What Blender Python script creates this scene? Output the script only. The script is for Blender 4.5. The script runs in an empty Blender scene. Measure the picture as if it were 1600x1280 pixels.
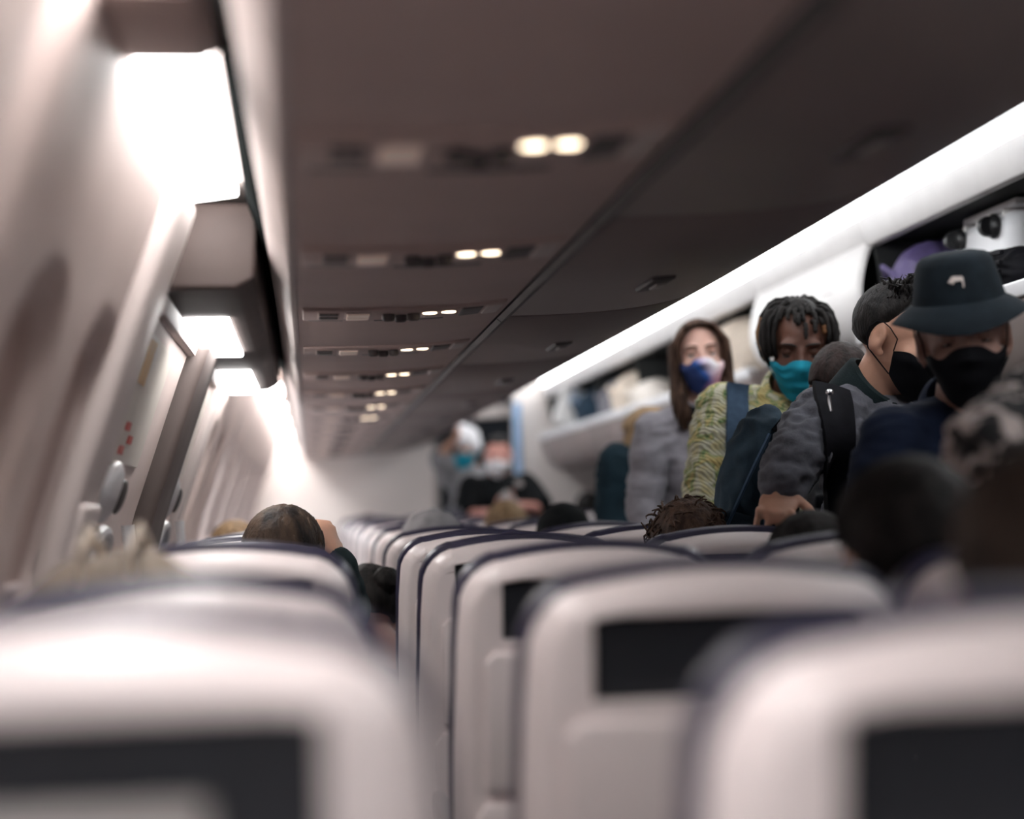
import bpy, bmesh, math, random
from mathutils import Vector, Matrix, noise
from mathutils.bvhtree import BVHTree

random.seed(7)
scene = bpy.context.scene
COL = scene.collection
R = math.radians

# ------------------------------------------------------------------ camera
CZ = 1.17                      # camera height above the cabin floor
FPX, VX, VY, ROLL = 2600.0, 480.0, 797.0, 1.3   # focal length and cabin-axis vanishing point, in the 1600x1280 frame
yc = Vector((VX - 800, 640 - VY, FPX)).normalized()
_u = Vector((-math.sin(R(ROLL)), math.cos(R(ROLL)), 0))
zc = (_u - yc * _u.dot(yc)).normalized()
xc = zc.cross(yc)
if xc.x < 0: xc = -xc
cam = bpy.data.cameras.new('camera')
cam.sensor_fit = 'HORIZONTAL'; cam.sensor_width = 36.0; cam.lens = FPX / 1600 * 36.0
cam.clip_start = 0.02; cam.clip_end = 100
cam.dof.use_dof = True; cam.dof.focus_distance = 3.75; cam.dof.aperture_fstop = 1.4
camo = bpy.data.objects.new('camera', cam); COL.objects.link(camo)
M = Matrix(((xc.x, xc.y, -xc.z), (yc.x, yc.y, -yc.z), (zc.x, zc.y, -zc.z)))
camo.matrix_world = Matrix.Translation((0, 0, CZ)) @ M.to_4x4()
scene.camera = camo

def P(x, y, Z):
    """photo pixel -> point on the cross-section of the cabin at distance Z"""
    d = Vector((x - 800, 640 - y, FPX))
    w = Vector((d.dot(xc), d.dot(yc), d.dot(zc)))
    w *= Z / w.y
    return Vector((w.x, w.y, w.z + CZ))

# ------------------------------------------------------------------ world, exposure
world = bpy.data.worlds.new('world'); scene.world = world
world.use_nodes = True
world.node_tree.nodes['Background'].inputs[0].default_value = (0.62, 0.70, 0.80, 1)
world.node_tree.nodes['Background'].inputs[1].default_value = 0.35
vs = scene.view_settings
vs.view_transform = 'Standard'; vs.look = 'None'; vs.gamma = 1.0; vs.use_curve_mapping = False
vs.exposure = 0.38
scene.cycles.use_denoising = True
COVE_LEFT, COVE_AISLE, READING, PANE_GLOW = 15.0, 6.5, 4.0, 5.5      # strengths of the cabin's lamps, then of the added glowing panes

# ------------------------------------------------------------------ materials
def mat(name, col, rough=0.5, metal=0.0, spec=0.5, var=0.0, vscale=8.0, col2=None, bump=0.0, bscale=60.0,
        emit=0.0, sheen=0.0, stretch=None, coat=0.0):
    m = bpy.data.materials.new(name); m.use_nodes = True
    nt = m.node_tree; b = nt.nodes['Principled BSDF']
    b.inputs['Base Color'].default_value = (*col, 1)
    b.inputs['Roughness'].default_value = rough; b.inputs['Metallic'].default_value = metal
    b.inputs['Specular IOR Level'].default_value = spec
    if sheen: b.inputs['Sheen Weight'].default_value = sheen
    if coat: b.inputs['Coat Weight'].default_value = coat
    if emit:
        b.inputs['Emission Color'].default_value = (*col, 1); b.inputs['Emission Strength'].default_value = emit
    tc = nt.nodes.new('ShaderNodeTexCoord'); mp = nt.nodes.new('ShaderNodeMapping')
    nt.links.new(tc.outputs['Object'], mp.inputs['Vector'])
    if stretch: mp.inputs['Scale'].default_value = stretch
    if var or col2:
        n = nt.nodes.new('ShaderNodeTexNoise'); n.inputs['Scale'].default_value = vscale; n.inputs['Detail'].default_value = 4
        nt.links.new(mp.outputs[0], n.inputs['Vector'])
        r = nt.nodes.new('ShaderNodeValToRGB')
        c2 = col2 if col2 else tuple(min(1, c * (1 + var)) for c in col)
        c1 = col if col2 else tuple(c * (1 - var) for c in col)
        r.color_ramp.elements[0].position = 0.38; r.color_ramp.elements[1].position = 0.62
        r.color_ramp.elements[0].color = (*c1, 1); r.color_ramp.elements[1].color = (*c2, 1)
        nt.links.new(n.outputs['Fac'], r.inputs[0]); nt.links.new(r.outputs[0], b.inputs['Base Color'])
    if bump:
        n2 = nt.nodes.new('ShaderNodeTexNoise'); n2.inputs['Scale'].default_value = bscale; n2.inputs['Detail'].default_value = 3
        nt.links.new(mp.outputs[0], n2.inputs['Vector'])
        bp = nt.nodes.new('ShaderNodeBump'); bp.inputs['Strength'].default_value = bump; bp.inputs['Distance'].default_value = 0.01
        nt.links.new(n2.outputs['Fac'], bp.inputs['Height']); nt.links.new(bp.outputs[0], b.inputs['Normal'])
    return m

def ramp_mat(name, stops, scale=6.0, rough=0.85, stretch=None, bump=0.0, bands=0.0, bandscale=60.0, detail=3.0, dist=0.0):
    """fabric with a many-coloured noise pattern and knitted ribs"""
    m = mat(name, stops[0][1], rough)
    nt = m.node_tree; b = nt.nodes['Principled BSDF']; mp = nt.nodes['Mapping']
    if stretch: mp.inputs['Scale'].default_value = stretch
    n = nt.nodes.new('ShaderNodeTexNoise'); n.inputs['Scale'].default_value = scale; n.inputs['Detail'].default_value = detail
    n.inputs['Distortion'].default_value = dist
    nt.links.new(mp.outputs[0], n.inputs['Vector'])
    r = nt.nodes.new('ShaderNodeValToRGB'); cr = r.color_ramp
    while len(cr.elements) < len(stops): cr.elements.new(0.5)
    for e, (p, c) in zip(cr.elements, stops): e.position = p; e.color = (*c, 1)
    nt.links.new(n.outputs['Fac'], r.inputs[0]); nt.links.new(r.outputs[0], b.inputs['Base Color'])
    if bands:
        w = nt.nodes.new('ShaderNodeTexWave'); w.wave_type = 'BANDS'; w.bands_direction = 'DIAGONAL'
        w.inputs['Scale'].default_value = bandscale; w.inputs['Distortion'].default_value = 3.0
        nt.links.new(mp.outputs[0], w.inputs['Vector'])
        mx = nt.nodes.new('ShaderNodeMixRGB'); mx.blend_type = 'MULTIPLY'; mx.inputs[0].default_value = bands
        nt.links.new(r.outputs[0], mx.inputs[1]); nt.links.new(w.outputs['Color'], mx.inputs[2])
        nt.links.new(mx.outputs[0], b.inputs['Base Color'])
        if bump:
            bp = nt.nodes.new('ShaderNodeBump'); bp.inputs['Strength'].default_value = bump; bp.inputs['Distance'].default_value = 0.01
            nt.links.new(w.outputs['Fac'], bp.inputs['Height']); nt.links.new(bp.outputs[0], b.inputs['Normal'])
    return m

def skin_mat(name, col, rough=0.5):
    m = mat(name, col, rough, var=0.08, vscale=14, bump=0.05, bscale=180, spec=0.35)
    b = m.node_tree.nodes['Principled BSDF']
    b.inputs['Subsurface Weight'].default_value = 0.12
    b.inputs['Subsurface Radius'].default_value = (0.012, 0.005, 0.003); b.inputs['Subsurface Scale'].default_value = 0.5
    return m

MT = dict(
    panel=mat('sidewall_plastic', (0.66, 0.545, 0.51), 0.5, var=0.03, vscale=5, bump=0.03, bscale=250),
    shade=mat('window_shade_plastic', (0.50, 0.375, 0.34), 0.6, var=0.03),
    rib=mat('rib_plastic', (0.66, 0.58, 0.555), 0.45, var=0.02),
    post=mat('exit_post_shaded', (0.10, 0.076, 0.070), 0.65, var=0.06),  # dark brown carries the shade on the oblique exit post
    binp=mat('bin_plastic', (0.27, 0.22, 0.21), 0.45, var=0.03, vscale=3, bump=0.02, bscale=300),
    psu=mat('service_panel_plastic', (0.55, 0.42, 0.385), 0.5, var=0.04, vscale=4, bump=0.02, bscale=300),
    psud=mat('vent_dark_plastic', (0.085, 0.075, 0.075), 0.5, var=0.1),
    psul=mat('sign_light_plastic', (0.62, 0.54, 0.50), 0.4, var=0.05),
    valance=mat('valance_plastic', (0.60, 0.53, 0.51), 0.5, var=0.03),
    gap=mat('gap_shade_black', (0.008, 0.009, 0.009), 1.0, var=0.2, spec=0.0),  # flat black carries the shade of the gap beside the cove
    cove=mat('cove_lamp_white', (1.0, 0.98, 0.965), 0.5, emit=COVE_LEFT, var=0.0),
    aisle=mat('aisle_lamp_white', (0.95, 0.98, 1.0), 0.5, emit=COVE_AISLE),
    pane=mat('glow_pane', (0.90, 0.96, 1.0), 0.2, emit=PANE_GLOW),  # added glow for panes that brighten the cabin
    sign=mat('backlit_sign', (1.0, 0.80, 0.68), 0.4, emit=0.06),
    read=mat('reading_lamp_warm', (1.0, 0.80, 0.58), 0.4, emit=READING),
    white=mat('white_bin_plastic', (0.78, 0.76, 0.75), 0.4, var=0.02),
    whitelip=mat('white_rim_plastic', (0.80, 0.80, 0.82), 0.35, var=0.02),
    dark=mat('bin_lining_shaded', (0.022, 0.024, 0.024), 0.8, var=0.2),  # near-black puts the unlit bin interior into the colour
    bulk=mat('bulkhead_laminate', (0.84, 0.76, 0.72), 0.5, var=0.03, vscale=2),
    galley=mat('galley_dark', (0.035, 0.036, 0.04), 0.6, var=0.2),
    floor=mat('cabin_carpet', (0.045, 0.047, 0.065), 0.95, var=0.3, vscale=90, bump=0.4, bscale=400),
    shell=mat('seat_shell_white', (0.75, 0.67, 0.66), 0.38, var=0.015, vscale=4, bump=0.015, bscale=300),
    leather=mat('navy_leather', (0.022, 0.020, 0.050), 0.38, var=0.12, vscale=12, bump=0.06, bscale=160),
    seatdark=mat('pocket_dark', (0.013, 0.015, 0.020), 0.55, var=0.15),
    metal=mat('seat_frame_metal', (0.32, 0.32, 0.33), 0.35, metal=0.9, var=0.05),
    arm=mat('armrest_grey', (0.12, 0.115, 0.125), 0.5, var=0.05),
    placard=mat('placard_cream', (0.72, 0.66, 0.60), 0.5, var=0.03),
    red=mat('placard_red', (0.62, 0.10, 0.08), 0.5, var=0.03),
    amber=mat('placard_amber', (0.72, 0.46, 0.20), 0.5, var=0.03),
    signblue=mat('sign_blue_grey', (0.33, 0.42, 0.56), 0.4, var=0.1, vscale=10),
    blue=mat('curtain_blue', (0.22, 0.42, 0.70), 0.6, var=0.1),
    silver=mat('silver_metal', (0.75, 0.75, 0.77), 0.25, metal=1.0, var=0.03),
    blackp=mat('black_plastic', (0.015, 0.015, 0.017), 0.4, var=0.2),
    grey=mat('grey_plastic', (0.36, 0.33, 0.32), 0.45, var=0.05),
    eyew=mat('eye_white', (0.72, 0.68, 0.66), 0.25, var=0.02),
    iris=mat('iris_dark', (0.03, 0.02, 0.015), 0.2, var=0.1),
    lash=mat('lash_dark', (0.012, 0.009, 0.008), 0.7, var=0.1),
)

# ------------------------------------------------------------------ mesh helpers
class MB:
    def __init__(s): s.v = []; s.f = []
    def add(s, v, f):
        o = len(s.v); s.v += [Vector(p) for p in v]; s.f += [tuple(i + o for i in q) for q in f]; return s
    def box(s, c, d, rot=None):
        c = Vector(c); x, y, z = d[0] / 2, d[1] / 2, d[2] / 2
        vs_ = [Vector((a * x, b * y, e * z)) for a in (-1, 1) for b in (-1, 1) for e in (-1, 1)]
        if rot is not None: vs_ = [rot @ v for v in vs_]
        return s.add([v + c for v in vs_], [(0, 1, 3, 2), (4, 6, 7, 5), (0, 4, 5, 1), (2, 3, 7, 6), (0, 2, 6, 4), (1, 5, 7, 3)])
    def ell(s, c, r, rot=None, n=20, m=12):
        c = Vector(c); vs_ = [Vector((0, 0, r[2]))]
        for i in range(1, m):
            t = math.pi * i / m
            for j in range(n):
                a = 2 * math.pi * j / n
                vs_.append(Vector((r[0] * math.sin(t) * math.cos(a), r[1] * math.sin(t) * math.sin(a), r[2] * math.cos(t))))
        vs_.append(Vector((0, 0, -r[2])))
        if rot is not None: vs_ = [rot @ v for v in vs_]
        f = [(0, 1 + j, 1 + (j + 1) % n) for j in range(n)]
        for i in range(m - 2):
            for j in range(n):
                a, b = 1 + i * n + j, 1 + i * n + (j + 1) % n
                f.append((a, a + n, b + n, b))
        l = len(vs_) - 1; o = 1 + (m - 2) * n
        f += [(l, o + (j + 1) % n, o + j) for j in range(n)]
        return s.add([v + c for v in vs_], f)
    def tube(s, pts, rad, n=8, cap=True, flat=1.0, up=None):
        """swept tube; rad a number or one per point; flat squashes along the frame's second axis"""
        pts = [Vector(p) for p in pts]; k = len(pts)
        if not hasattr(rad, '__len__'): rad = [rad] * k
        vs_ = []; prev = None
        for i, p in enumerate(pts):
            t = (pts[min(i + 1, k - 1)] - pts[max(i - 1, 0)])
            t = t.normalized() if t.length > 1e-9 else Vector((0, 0, 1))
            if prev is None:
                a = Vector(up) if up is not None else (Vector((0, 0, 1)) if abs(t.z) < 0.9 else Vector((1, 0, 0)))
            else: a = prev
            a = (a - t * a.dot(t)).normalized(); prev = a; b = t.cross(a)
            for j in range(n):
                g = 2 * math.pi * j / n
                vs_.append(p + (a * math.cos(g) * flat + b * math.sin(g)) * rad[i])
        f = []
        for i in range(k - 1):
            for j in range(n):
                q = i * n + j; w = i * n + (j + 1) % n
                f.append((q, w, w + n, q + n))
        if cap: f.append(tuple(range(n - 1, -1, -1))); f.append(tuple(range((k - 1) * n, k * n)))
        return s.add(vs_, f)
    def cap(s, a, b, r0, r1, n=16):
        """capsule that tapers from r0 at a to r1 at b"""
        a, b = Vector(a), Vector(b); t = (b - a).normalized()
        pts, rad = [], []
        for i in range(5):
            g = math.pi / 2 * (1 - i / 5); pts.append(a - t * r0 * math.sin(g)); rad.append(max(r0 * math.cos(g), r0 * 0.06))
        pts += [a, a.lerp(b, 0.5), b]; rad += [r0, (r0 + r1) / 2, r1]
        for i in range(1, 6):
            g = math.pi / 2 * i / 5; pts.append(b + t * r1 * math.sin(g)); rad.append(max(r1 * math.cos(g), r1 * 0.06))
        return s.tube(pts, rad, n)
    def prism(s, prof, y0, y1):
        """closed profile of (x, z) swept along the cabin"""
        n = len(prof)
        v = [(x, y0, z) for x, z in prof] + [(x, y1, z) for x, z in prof]
        f = [(i, (i + 1) % n, n + (i + 1) % n, n + i) for i in range(n)] + [tuple(range(n - 1, -1, -1)), tuple(range(n, 2 * n))]
        return s.add(v, f)
    def lathe(s, prof, c=(0, 0, 0), n=40, rot=None, sx=1.0, sy=1.0, fn=None):
        c = Vector(c); k = len(prof); vs_ = []
        for r, z in prof:
            for j in range(n):
                a = 2 * math.pi * j / n
                v = Vector((r * sx * math.cos(a), r * sy * math.sin(a), z))
                if fn: v = fn(v, r, a)
                vs_.append((rot @ v if rot is not None else v) + c)
        f = [(i * n + j, i * n + (j + 1) % n, (i + 1) * n + (j + 1) % n, (i + 1) * n + j) for i in range(k - 1) for j in range(n)]
        f.append(tuple(range(n - 1, -1, -1))); f.append(tuple(range((k - 1) * n, k * n)))
        return s.add(vs_, f)
    def mesh(s, name):
        me = bpy.data.meshes.new(name); me.from_pydata([tuple(v) for v in s.v], [], s.f)
        bm = bmesh.new(); bm.from_mesh(me); bmesh.ops.recalc_face_normals(bm, faces=bm.faces[:]); bm.to_mesh(me); bm.free()
        return me

def smooth(me, angle=40):
    me.polygons.foreach_set('use_smooth', [True] * len(me.polygons))
    try: me.set_sharp_from_angle(angle=R(angle))
    except Exception: pass
    me.update()

def link(name, me, m, parent=None, sm=40):
    if isinstance(me, MB): me = me.mesh(name)
    if sm: smooth(me, sm)
    o = bpy.data.objects.new(name, me); COL.objects.link(o)
    if m is not None:
        me.materials.clear(); me.materials.append(MT[m] if isinstance(m, str) else m)
    if parent is not None: o.parent = parent
    return o

def tag(o, label, cat, group=None):
    o['label'] = label; o['category'] = cat
    if group: o['group'] = group
    return o

def empty(name, loc=(0, 0, 0), rz=0.0):
    o = bpy.data.objects.new(name, None); o.empty_display_size = 0.1; COL.objects.link(o)
    o.location = loc; o.rotation_euler = (0, 0, rz); return o

def struct(o): o['kind'] = 'structure'; return o

def copy_tree(o, parent=None):
    c = o.copy(); COL.objects.link(c)
    if parent is not None: c.parent = parent
    for ch in list(o.children): copy_tree(ch, c)
    return c

ORD = ['first', 'second', 'third', 'fourth', 'fifth', 'sixth', 'seventh', 'eighth', 'ninth', 'tenth', 'eleventh', 'twelfth',
       'thirteenth', 'fourteenth', 'fifteenth', 'sixteenth', 'seventeenth']

def bevel_box(c, d, r=0.006, rot=None, seg=2):
    mb = MB().box((0, 0, 0), d)
    me = mb.mesh('b'); bm = bmesh.new(); bm.from_mesh(me)
    bmesh.ops.bevel(bm, geom=bm.edges[:] , offset=min(r, min(d) * 0.45), segments=seg, affect='EDGES', profile=0.5)
    bm.verts.ensure_lookup_table()
    out = MB(); c = Vector(c)
    vs_ = [(rot @ v.co if rot is not None else v.co.copy()) + c for v in bm.verts]
    out.add(vs_, [tuple(v.index for v in f.verts) for f in bm.faces]); bm.free(); bpy.data.meshes.remove(me)
    return out

def offset_profile(pts, t):
    """open polyline of (x, z) -> closed profile of thickness t on its left side"""
    out = []
    for i, p in enumerate(pts):
        a = Vector(pts[max(i - 1, 0)]); b = Vector(pts[min(i + 1, len(pts) - 1)])
        d = (b - a).normalized(); out.append((p[0] - d.y * t, p[1] + d.x * t))
    return list(pts) + out[::-1]
# ================================================================== THE CABIN SHELL
Y0, Y1 = -1.6, 13.0
H = lambda prof: [(x, h + CZ) for x, h in prof]       # heights in the profiles are given from the camera's level
XC = 1.36                                             # middle of the cabin
mir = lambda prof: [(2 * XC - x, h) for x, h in prof]

struct(link('floor', MB().box((XC, (Y0 + 16) / 2, -0.03), (3.9, 16 - Y0, 0.06)), 'floor'))
struct(link('wall_back', MB().box((XC, Y0 - 0.03, 1.2), (3.9, 0.05, 2.5)), 'bulk'))

# sidewall profile, from the cove down to the floor (x, height from camera level)
WALL = [(-0.192, 0.545), (-0.205, 0.50), (-0.235, 0.42), (-0.272, 0.32), (-0.31, 0.21), (-0.347, 0.10), (-0.382, 0.0), (-0.408, -0.1),
        (-0.425, -0.22), (-0.432, -0.36), (-0.43, -0.55), (-0.415, -0.80), (-0.39, -1.00), (-0.36, -1.17)]
def wall_at(h):
    for (x0, h0), (x1, h1) in zip(WALL, WALL[1:]):
        if h <= h0 and h >= h1:
            t = (h0 - h) / (h0 - h1); return x0 + (x1 - x0) * t
    return WALL[0][0] if h > WALL[0][1] else WALL[-1][0]

shell_prof = [(x - 0.07, h) for x, h in WALL]
wl = struct(link('wall_left', MB().prism(H([(x, h) for x, h in shell_prof] + [(x - 0.05, h) for x, h in shell_prof[::-1]]), Y0, 16), 'panel'))
wr = struct(link('wall_right', MB().prism(H(mir(WALL + [(x - 0.05, h) for x, h in WALL[::-1]])), Y0, 16), 'panel'))

PW, WIN_H, WIN_Z = 1.10, (-0.16, 0.285), None
def rrect(u, v, hu, hv, r):
    qx, qy = abs(u) - hu + r, abs(v) - hv + r
    return math.hypot(max(qx, 0), max(qy, 0)) + min(max(qx, qy), 0) - r

def wall_panel_mesh(length, windows):
    """moulded sidewall panel; windows are recessed pans with a soft rim"""
    mb = MB(); nu = max(8, int(length / 0.0155)); hs = []
    top, bot, nv = 0.54, -1.15, 84
    for j in range(nv + 1):
        t = j / nv; hs.append(top + (bot - top) * (t ** 1.25))
    hc, hh = (WIN_H[0] + WIN_H[1]) / 2, (WIN_H[1] - WIN_H[0]) / 2
    for j, h in enumerate(hs):
        x = wall_at(h)
        for i in range(nu + 1):
            y = length * i / nu
            d = 0.0
            for wy in windows:
                s = rrect(y - wy, h - hc, 0.155, hh, 0.125)
                t = min(max((-s + 0.012) / 0.04, 0), 1); d = max(d, 0.034 * t * t * (3 - 2 * t))
            e = min(y, length - y); d = max(d, 0.05 * max(0, 1 - e / 0.09) ** 1.6)     # rounded joint edge
            mb.v.append(Vector((x - d, y, h + CZ)))
    n = nu + 1
    mb.f = [(j * n + i, j * n + i + 1, (j + 1) * n + i + 1, (j + 1) * n + i) for j in range(nv) for i in range(nu)]
    return mb.mesh('sidewall_panel')

pm = wall_panel_mesh(PW, (0.40, 0.90))
def shade_mesh():
    """pulled-down window blind that fills the pan, with its grip bar"""
    mb = MB(); hc, hh = (WIN_H[0] + WIN_H[1]) / 2, (WIN_H[1] - WIN_H[0]) / 2
    ring = []
    for k in range(40):
        a = 2 * math.pi * k / 40; c, s = math.cos(a), math.sin(a)
        u = math.copysign(abs(c) ** 0.55, c) * 0.118; v = math.copysign(abs(s) ** 0.55, s) * (hh - 0.035)
        ring.append((u, hc + v))
    ins = [(u * 0.9, hc + (h - hc) * 0.93) for u, h in ring]
    v = [(wall_at(h) - 0.036, u, h + CZ) for u, h in ring] + [(wall_at(h) - 0.026, u, h + CZ) for u, h in ring] + [(wall_at(h) - 0.029, u, h + CZ) for u, h in ins]
    f = [(i, (i + 1) % 40, 40 + (i + 1) % 40, 40 + i) for i in range(40)] + [(40 + i, 40 + (i + 1) % 40, 80 + (i + 1) % 40, 80 + i) for i in range(40)]
    rows = []
    f.append(tuple(range(80, 120)))
    return mb.add(v, f)
shade_me = shade_mesh().mesh('window_shade')
bar = MB().tube([(wall_at(-0.1) - 0.022, u, -0.1 + CZ) for u in (-0.07, 0, 0.07)], 0.006, 8)
bar_me = bar.mesh('shade_grip')
panel_starts = [1.58 - PW * k for k in (2, 1, 0)] + [5.06 + PW * k for k in range(8)]
wn = 0
for ys in panel_starts:
    L = min(PW, Y1 - ys)
    if L < 0.3: continue
    p = link('sidewall_panel', pm if L == PW else wall_panel_mesh(L, tuple(w for w in (0.40, 0.90) if w < L - 0.2)), 'panel', wl, 55)
    p.location = (0, ys, 0)
    for wy in (0.40, 0.90):
        if wy > L - 0.2: continue
        lit = ys + wy > 6.4 or ys + wy < 0.5           # glowing panes added here to brighten the bulkhead and near seats
        s = link('window_pane' if lit else 'window_shade', shade_me.copy() if lit else shade_me, 'pane' if lit else 'shade', wl); s.location = (0, ys + wy, 0)
        if not lit: link('shade_grip', bar_me, 'rib', s)

# ---- the over-wing exits: ribs, hatches, post and header
def wall_strip(off, h0, h1, y0, y1, thick=0.03, n=26, name='s'):
    """curved strip that follows the sidewall between two heights, standing off into the cabin"""
    pr = []
    for k in range(n + 1):
        h = h0 + (h1 - h0) * k / n; pr.append((wall_at(h) + off, h))
    return MB().prism(H(pr + [(x - thick, h) for x, h in pr[::-1]]), y0, y1)
def bev(mb, r=0.012):
    me = mb.mesh('t'); bm = bmesh.new(); bm.from_mesh(me)
    ed = [e for e in bm.edges if len(e.link_faces) == 2 and e.calc_face_angle(0) > R(50)]
    bmesh.ops.bevel(bm, geom=ed, offset=r, segments=3, affect='EDGES', profile=0.5); bm.to_mesh(me); bm.free(); return me
link('exit_rib', bev(wall_strip(0.022, 0.53, -1.15, 2.66, 2.90, 0.06), 0.02), 'rib', wl)
link('exit_rib_foot', bev(wall_strip(0.034, 0.02, -1.15, 2.68, 2.89, 0.03), 0.012), 'rib', wl)
link('exit_post', bev(wall_strip(0.03, 0.40, -1.15, 3.94, 4.30, 0.08), 0.02), 'post', wl)
link('exit_rib', bev(wall_strip(0.014, 0.40, -1.15, 4.98, 5.07, 0.06), 0.015), 'rib', wl)
# header over the exits with its two short lamps
hd = MB().prism(H([(-0.33, 0.56), (-0.075, 0.56), (-0.085, 0.42), (-0.12, 0.402), (-0.285, 0.402), (-0.33, 0.40)]), 3.02, 5.62)
hdr = struct(link('trim_1', bev(hd, 0.01), 'post'))
for k, (a, b) in enumerate(((3.46, 4.22), (4.78, 5.52))):
    lamp = link('exit_lamp', bev(MB().prism(H([(-0.245, 0.405), (-0.15, 0.405), (-0.15, 0.388), (-0.245, 0.388)]), a, b), 0.006), 'cove')
    tag(lamp, ['short white lamp over the nearer wing exit hatch', 'short white lamp over the farther wing exit hatch'][k], 'lamp', 'exit lamps')
for k, (a, b) in enumerate(((2.93, 3.93), (4.31, 4.97))):
    d = empty('exit_hatch', (0, 0, 0)); yc_ = (a + b) / 2
    link('hatch_panel', bev(wall_strip(-0.012, 0.39, -0.60, a + 0.02, b - 0.02, 0.03), 0.012), 'panel', d)
    link('hatch_frame', bev(wall_strip(0.004, 0.395, 0.365, a, b, 0.03), 0.006), 'rib', d)
    pl = link('placard', wall_strip(-0.008, 0.335, 0.10, a + 0.18, a + 0.66 if k == 0 else b - 0.10, 0.006), 'placard', d)
    link('placard_stripe', wall_strip(-0.006, 0.325, 0.245, a + 0.20, a + 0.30, 0.006), 'amber', pl)
    for q in range(3):
        link('placard_mark', wall_strip(-0.006, 0.175 - 0.022 * q, 0.160 - 0.022 * q, a + 0.24 + 0.09 * (q % 2), a + 0.31 + 0.09 * (q % 2), 0.006, 3), 'red', pl)
    hb = MB(); hb.ell((wall_at(0.04) + 0.002, a + 0.24, 0.045 + CZ), (0.022, 0.085, 0.060), Matrix.Rotation(R(19), 3, 'Y'))
    hh_ = link('handle_cover', hb, 'whitelip', d)
    link('handle_slot', MB().ell((wall_at(0.04) + 0.020, a + 0.265, 0.035 + CZ), (0.010, 0.032, 0.034), Matrix.Rotation(R(19), 3, 'Y')), 'psud', hh_)
    link('pull_recess', wall_strip(-0.008, 0.085, 0.0, a + 0.36, a + 0.46, 0.01), 'gap', d)
    wb = MB(); hc = -0.13
    ring = [(0.13 * math.copysign(abs(math.cos(t)) ** .7, math.cos(t)), 0.10 * math.copysign(abs(math.sin(t)) ** .7, math.sin(t))) for t in [2 * math.pi * i / 32 for i in range(33)]]
    wb.tube([(wall_at(hc + v) + 0.004, a + 0.30 + u, hc + v + CZ) for u, v in ring], 0.014, 8)
    link('window_frame', wb, 'whitelip', d)
    w2 = MB(); vv = [(wall_at(hc + v) - 0.008, a + 0.30 + u, hc + v + CZ) for u, v in ring[:-1]]
    w2.add(vv + [(x - 0.006, y, z) for x, y, z in vv], [tuple(range(32)), tuple(range(63, 31, -1))] + [(i, (i + 1) % 32, 32 + (i + 1) % 32, 32 + i) for i in range(32)])
    link('window_pane', w2, 'signblue', d)
    link('grab_handle', MB().tube([(wall_at(0.0) + 0.02, a + 0.52, -0.02 + CZ), (wall_at(-0.08) + 0.045, a + 0.52, -0.08 + CZ), (wall_at(-0.2) + 0.045, a + 0.50, -0.2 + CZ), (wall_at(-0.26) + 0.01, a + 0.5, -0.27 + CZ)], 0.013, 10), 'whitelip', d)
    tag(d, ['wing exit hatch nearer the camera with placard and white handle', 'wing exit hatch farther along the wall beyond the dark post'][k], 'exit hatch', 'wing exit hatches')

# ---- left cove: lamps between sidewall and bins, brackets between them
cov = [(Y0, 0.62), (0.66, 1.66), (1.94, 2.93), (5.66, 6.9), (6.94, 8.18), (8.22, 9.46), (9.5, 10.74), (10.78, 12.98)]
for k, (a, b) in enumerate(cov):
    lp = link('cove_lamp', bev(MB().prism(H([(-0.20, 0.560), (-0.108, 0.570), (-0.108, 0.553), (-0.20, 0.541)]), a, b), 0.004), 'cove')
    tag(lp, 'long white cove lamp above the left sidewall, %s from the camera' % ORD[k], 'lamp', 'left cove lamps')
for y in (0.64, 1.80, 5.64, 6.92, 8.2, 9.48, 10.76):
    b = link('cove_bracket', bev(MB().prism(H([(-0.215, 0.575), (-0.085, 0.585), (-0.082, 0.535), (-0.11, 0.522), (-0.20, 0.522)]), y - (0.13 if y == 1.80 else 0.02), y + (0.13 if y == 1.80 else 0.02)), 0.006), 'psu', wl)
struct(link('trim_2', MB().prism(H([(-0.30, 0.60), (-0.05, 0.60), (-0.05, 0.58), (-0.30, 0.58)]), Y0, Y1), 'valance'))

# ---- ceiling over the aisle and the lamps that wash it
cl = [(0.93, 0.985), (1.02, 1.0), (1.15, 1.04), (1.36, 1.06), (1.57, 1.04), (1.70, 1.0), (1.79, 0.985)]
struct(link('ceiling', MB().prism(H(offset_profile(cl, 0.03)), Y0, Y1), 'white', None, 30))

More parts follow.
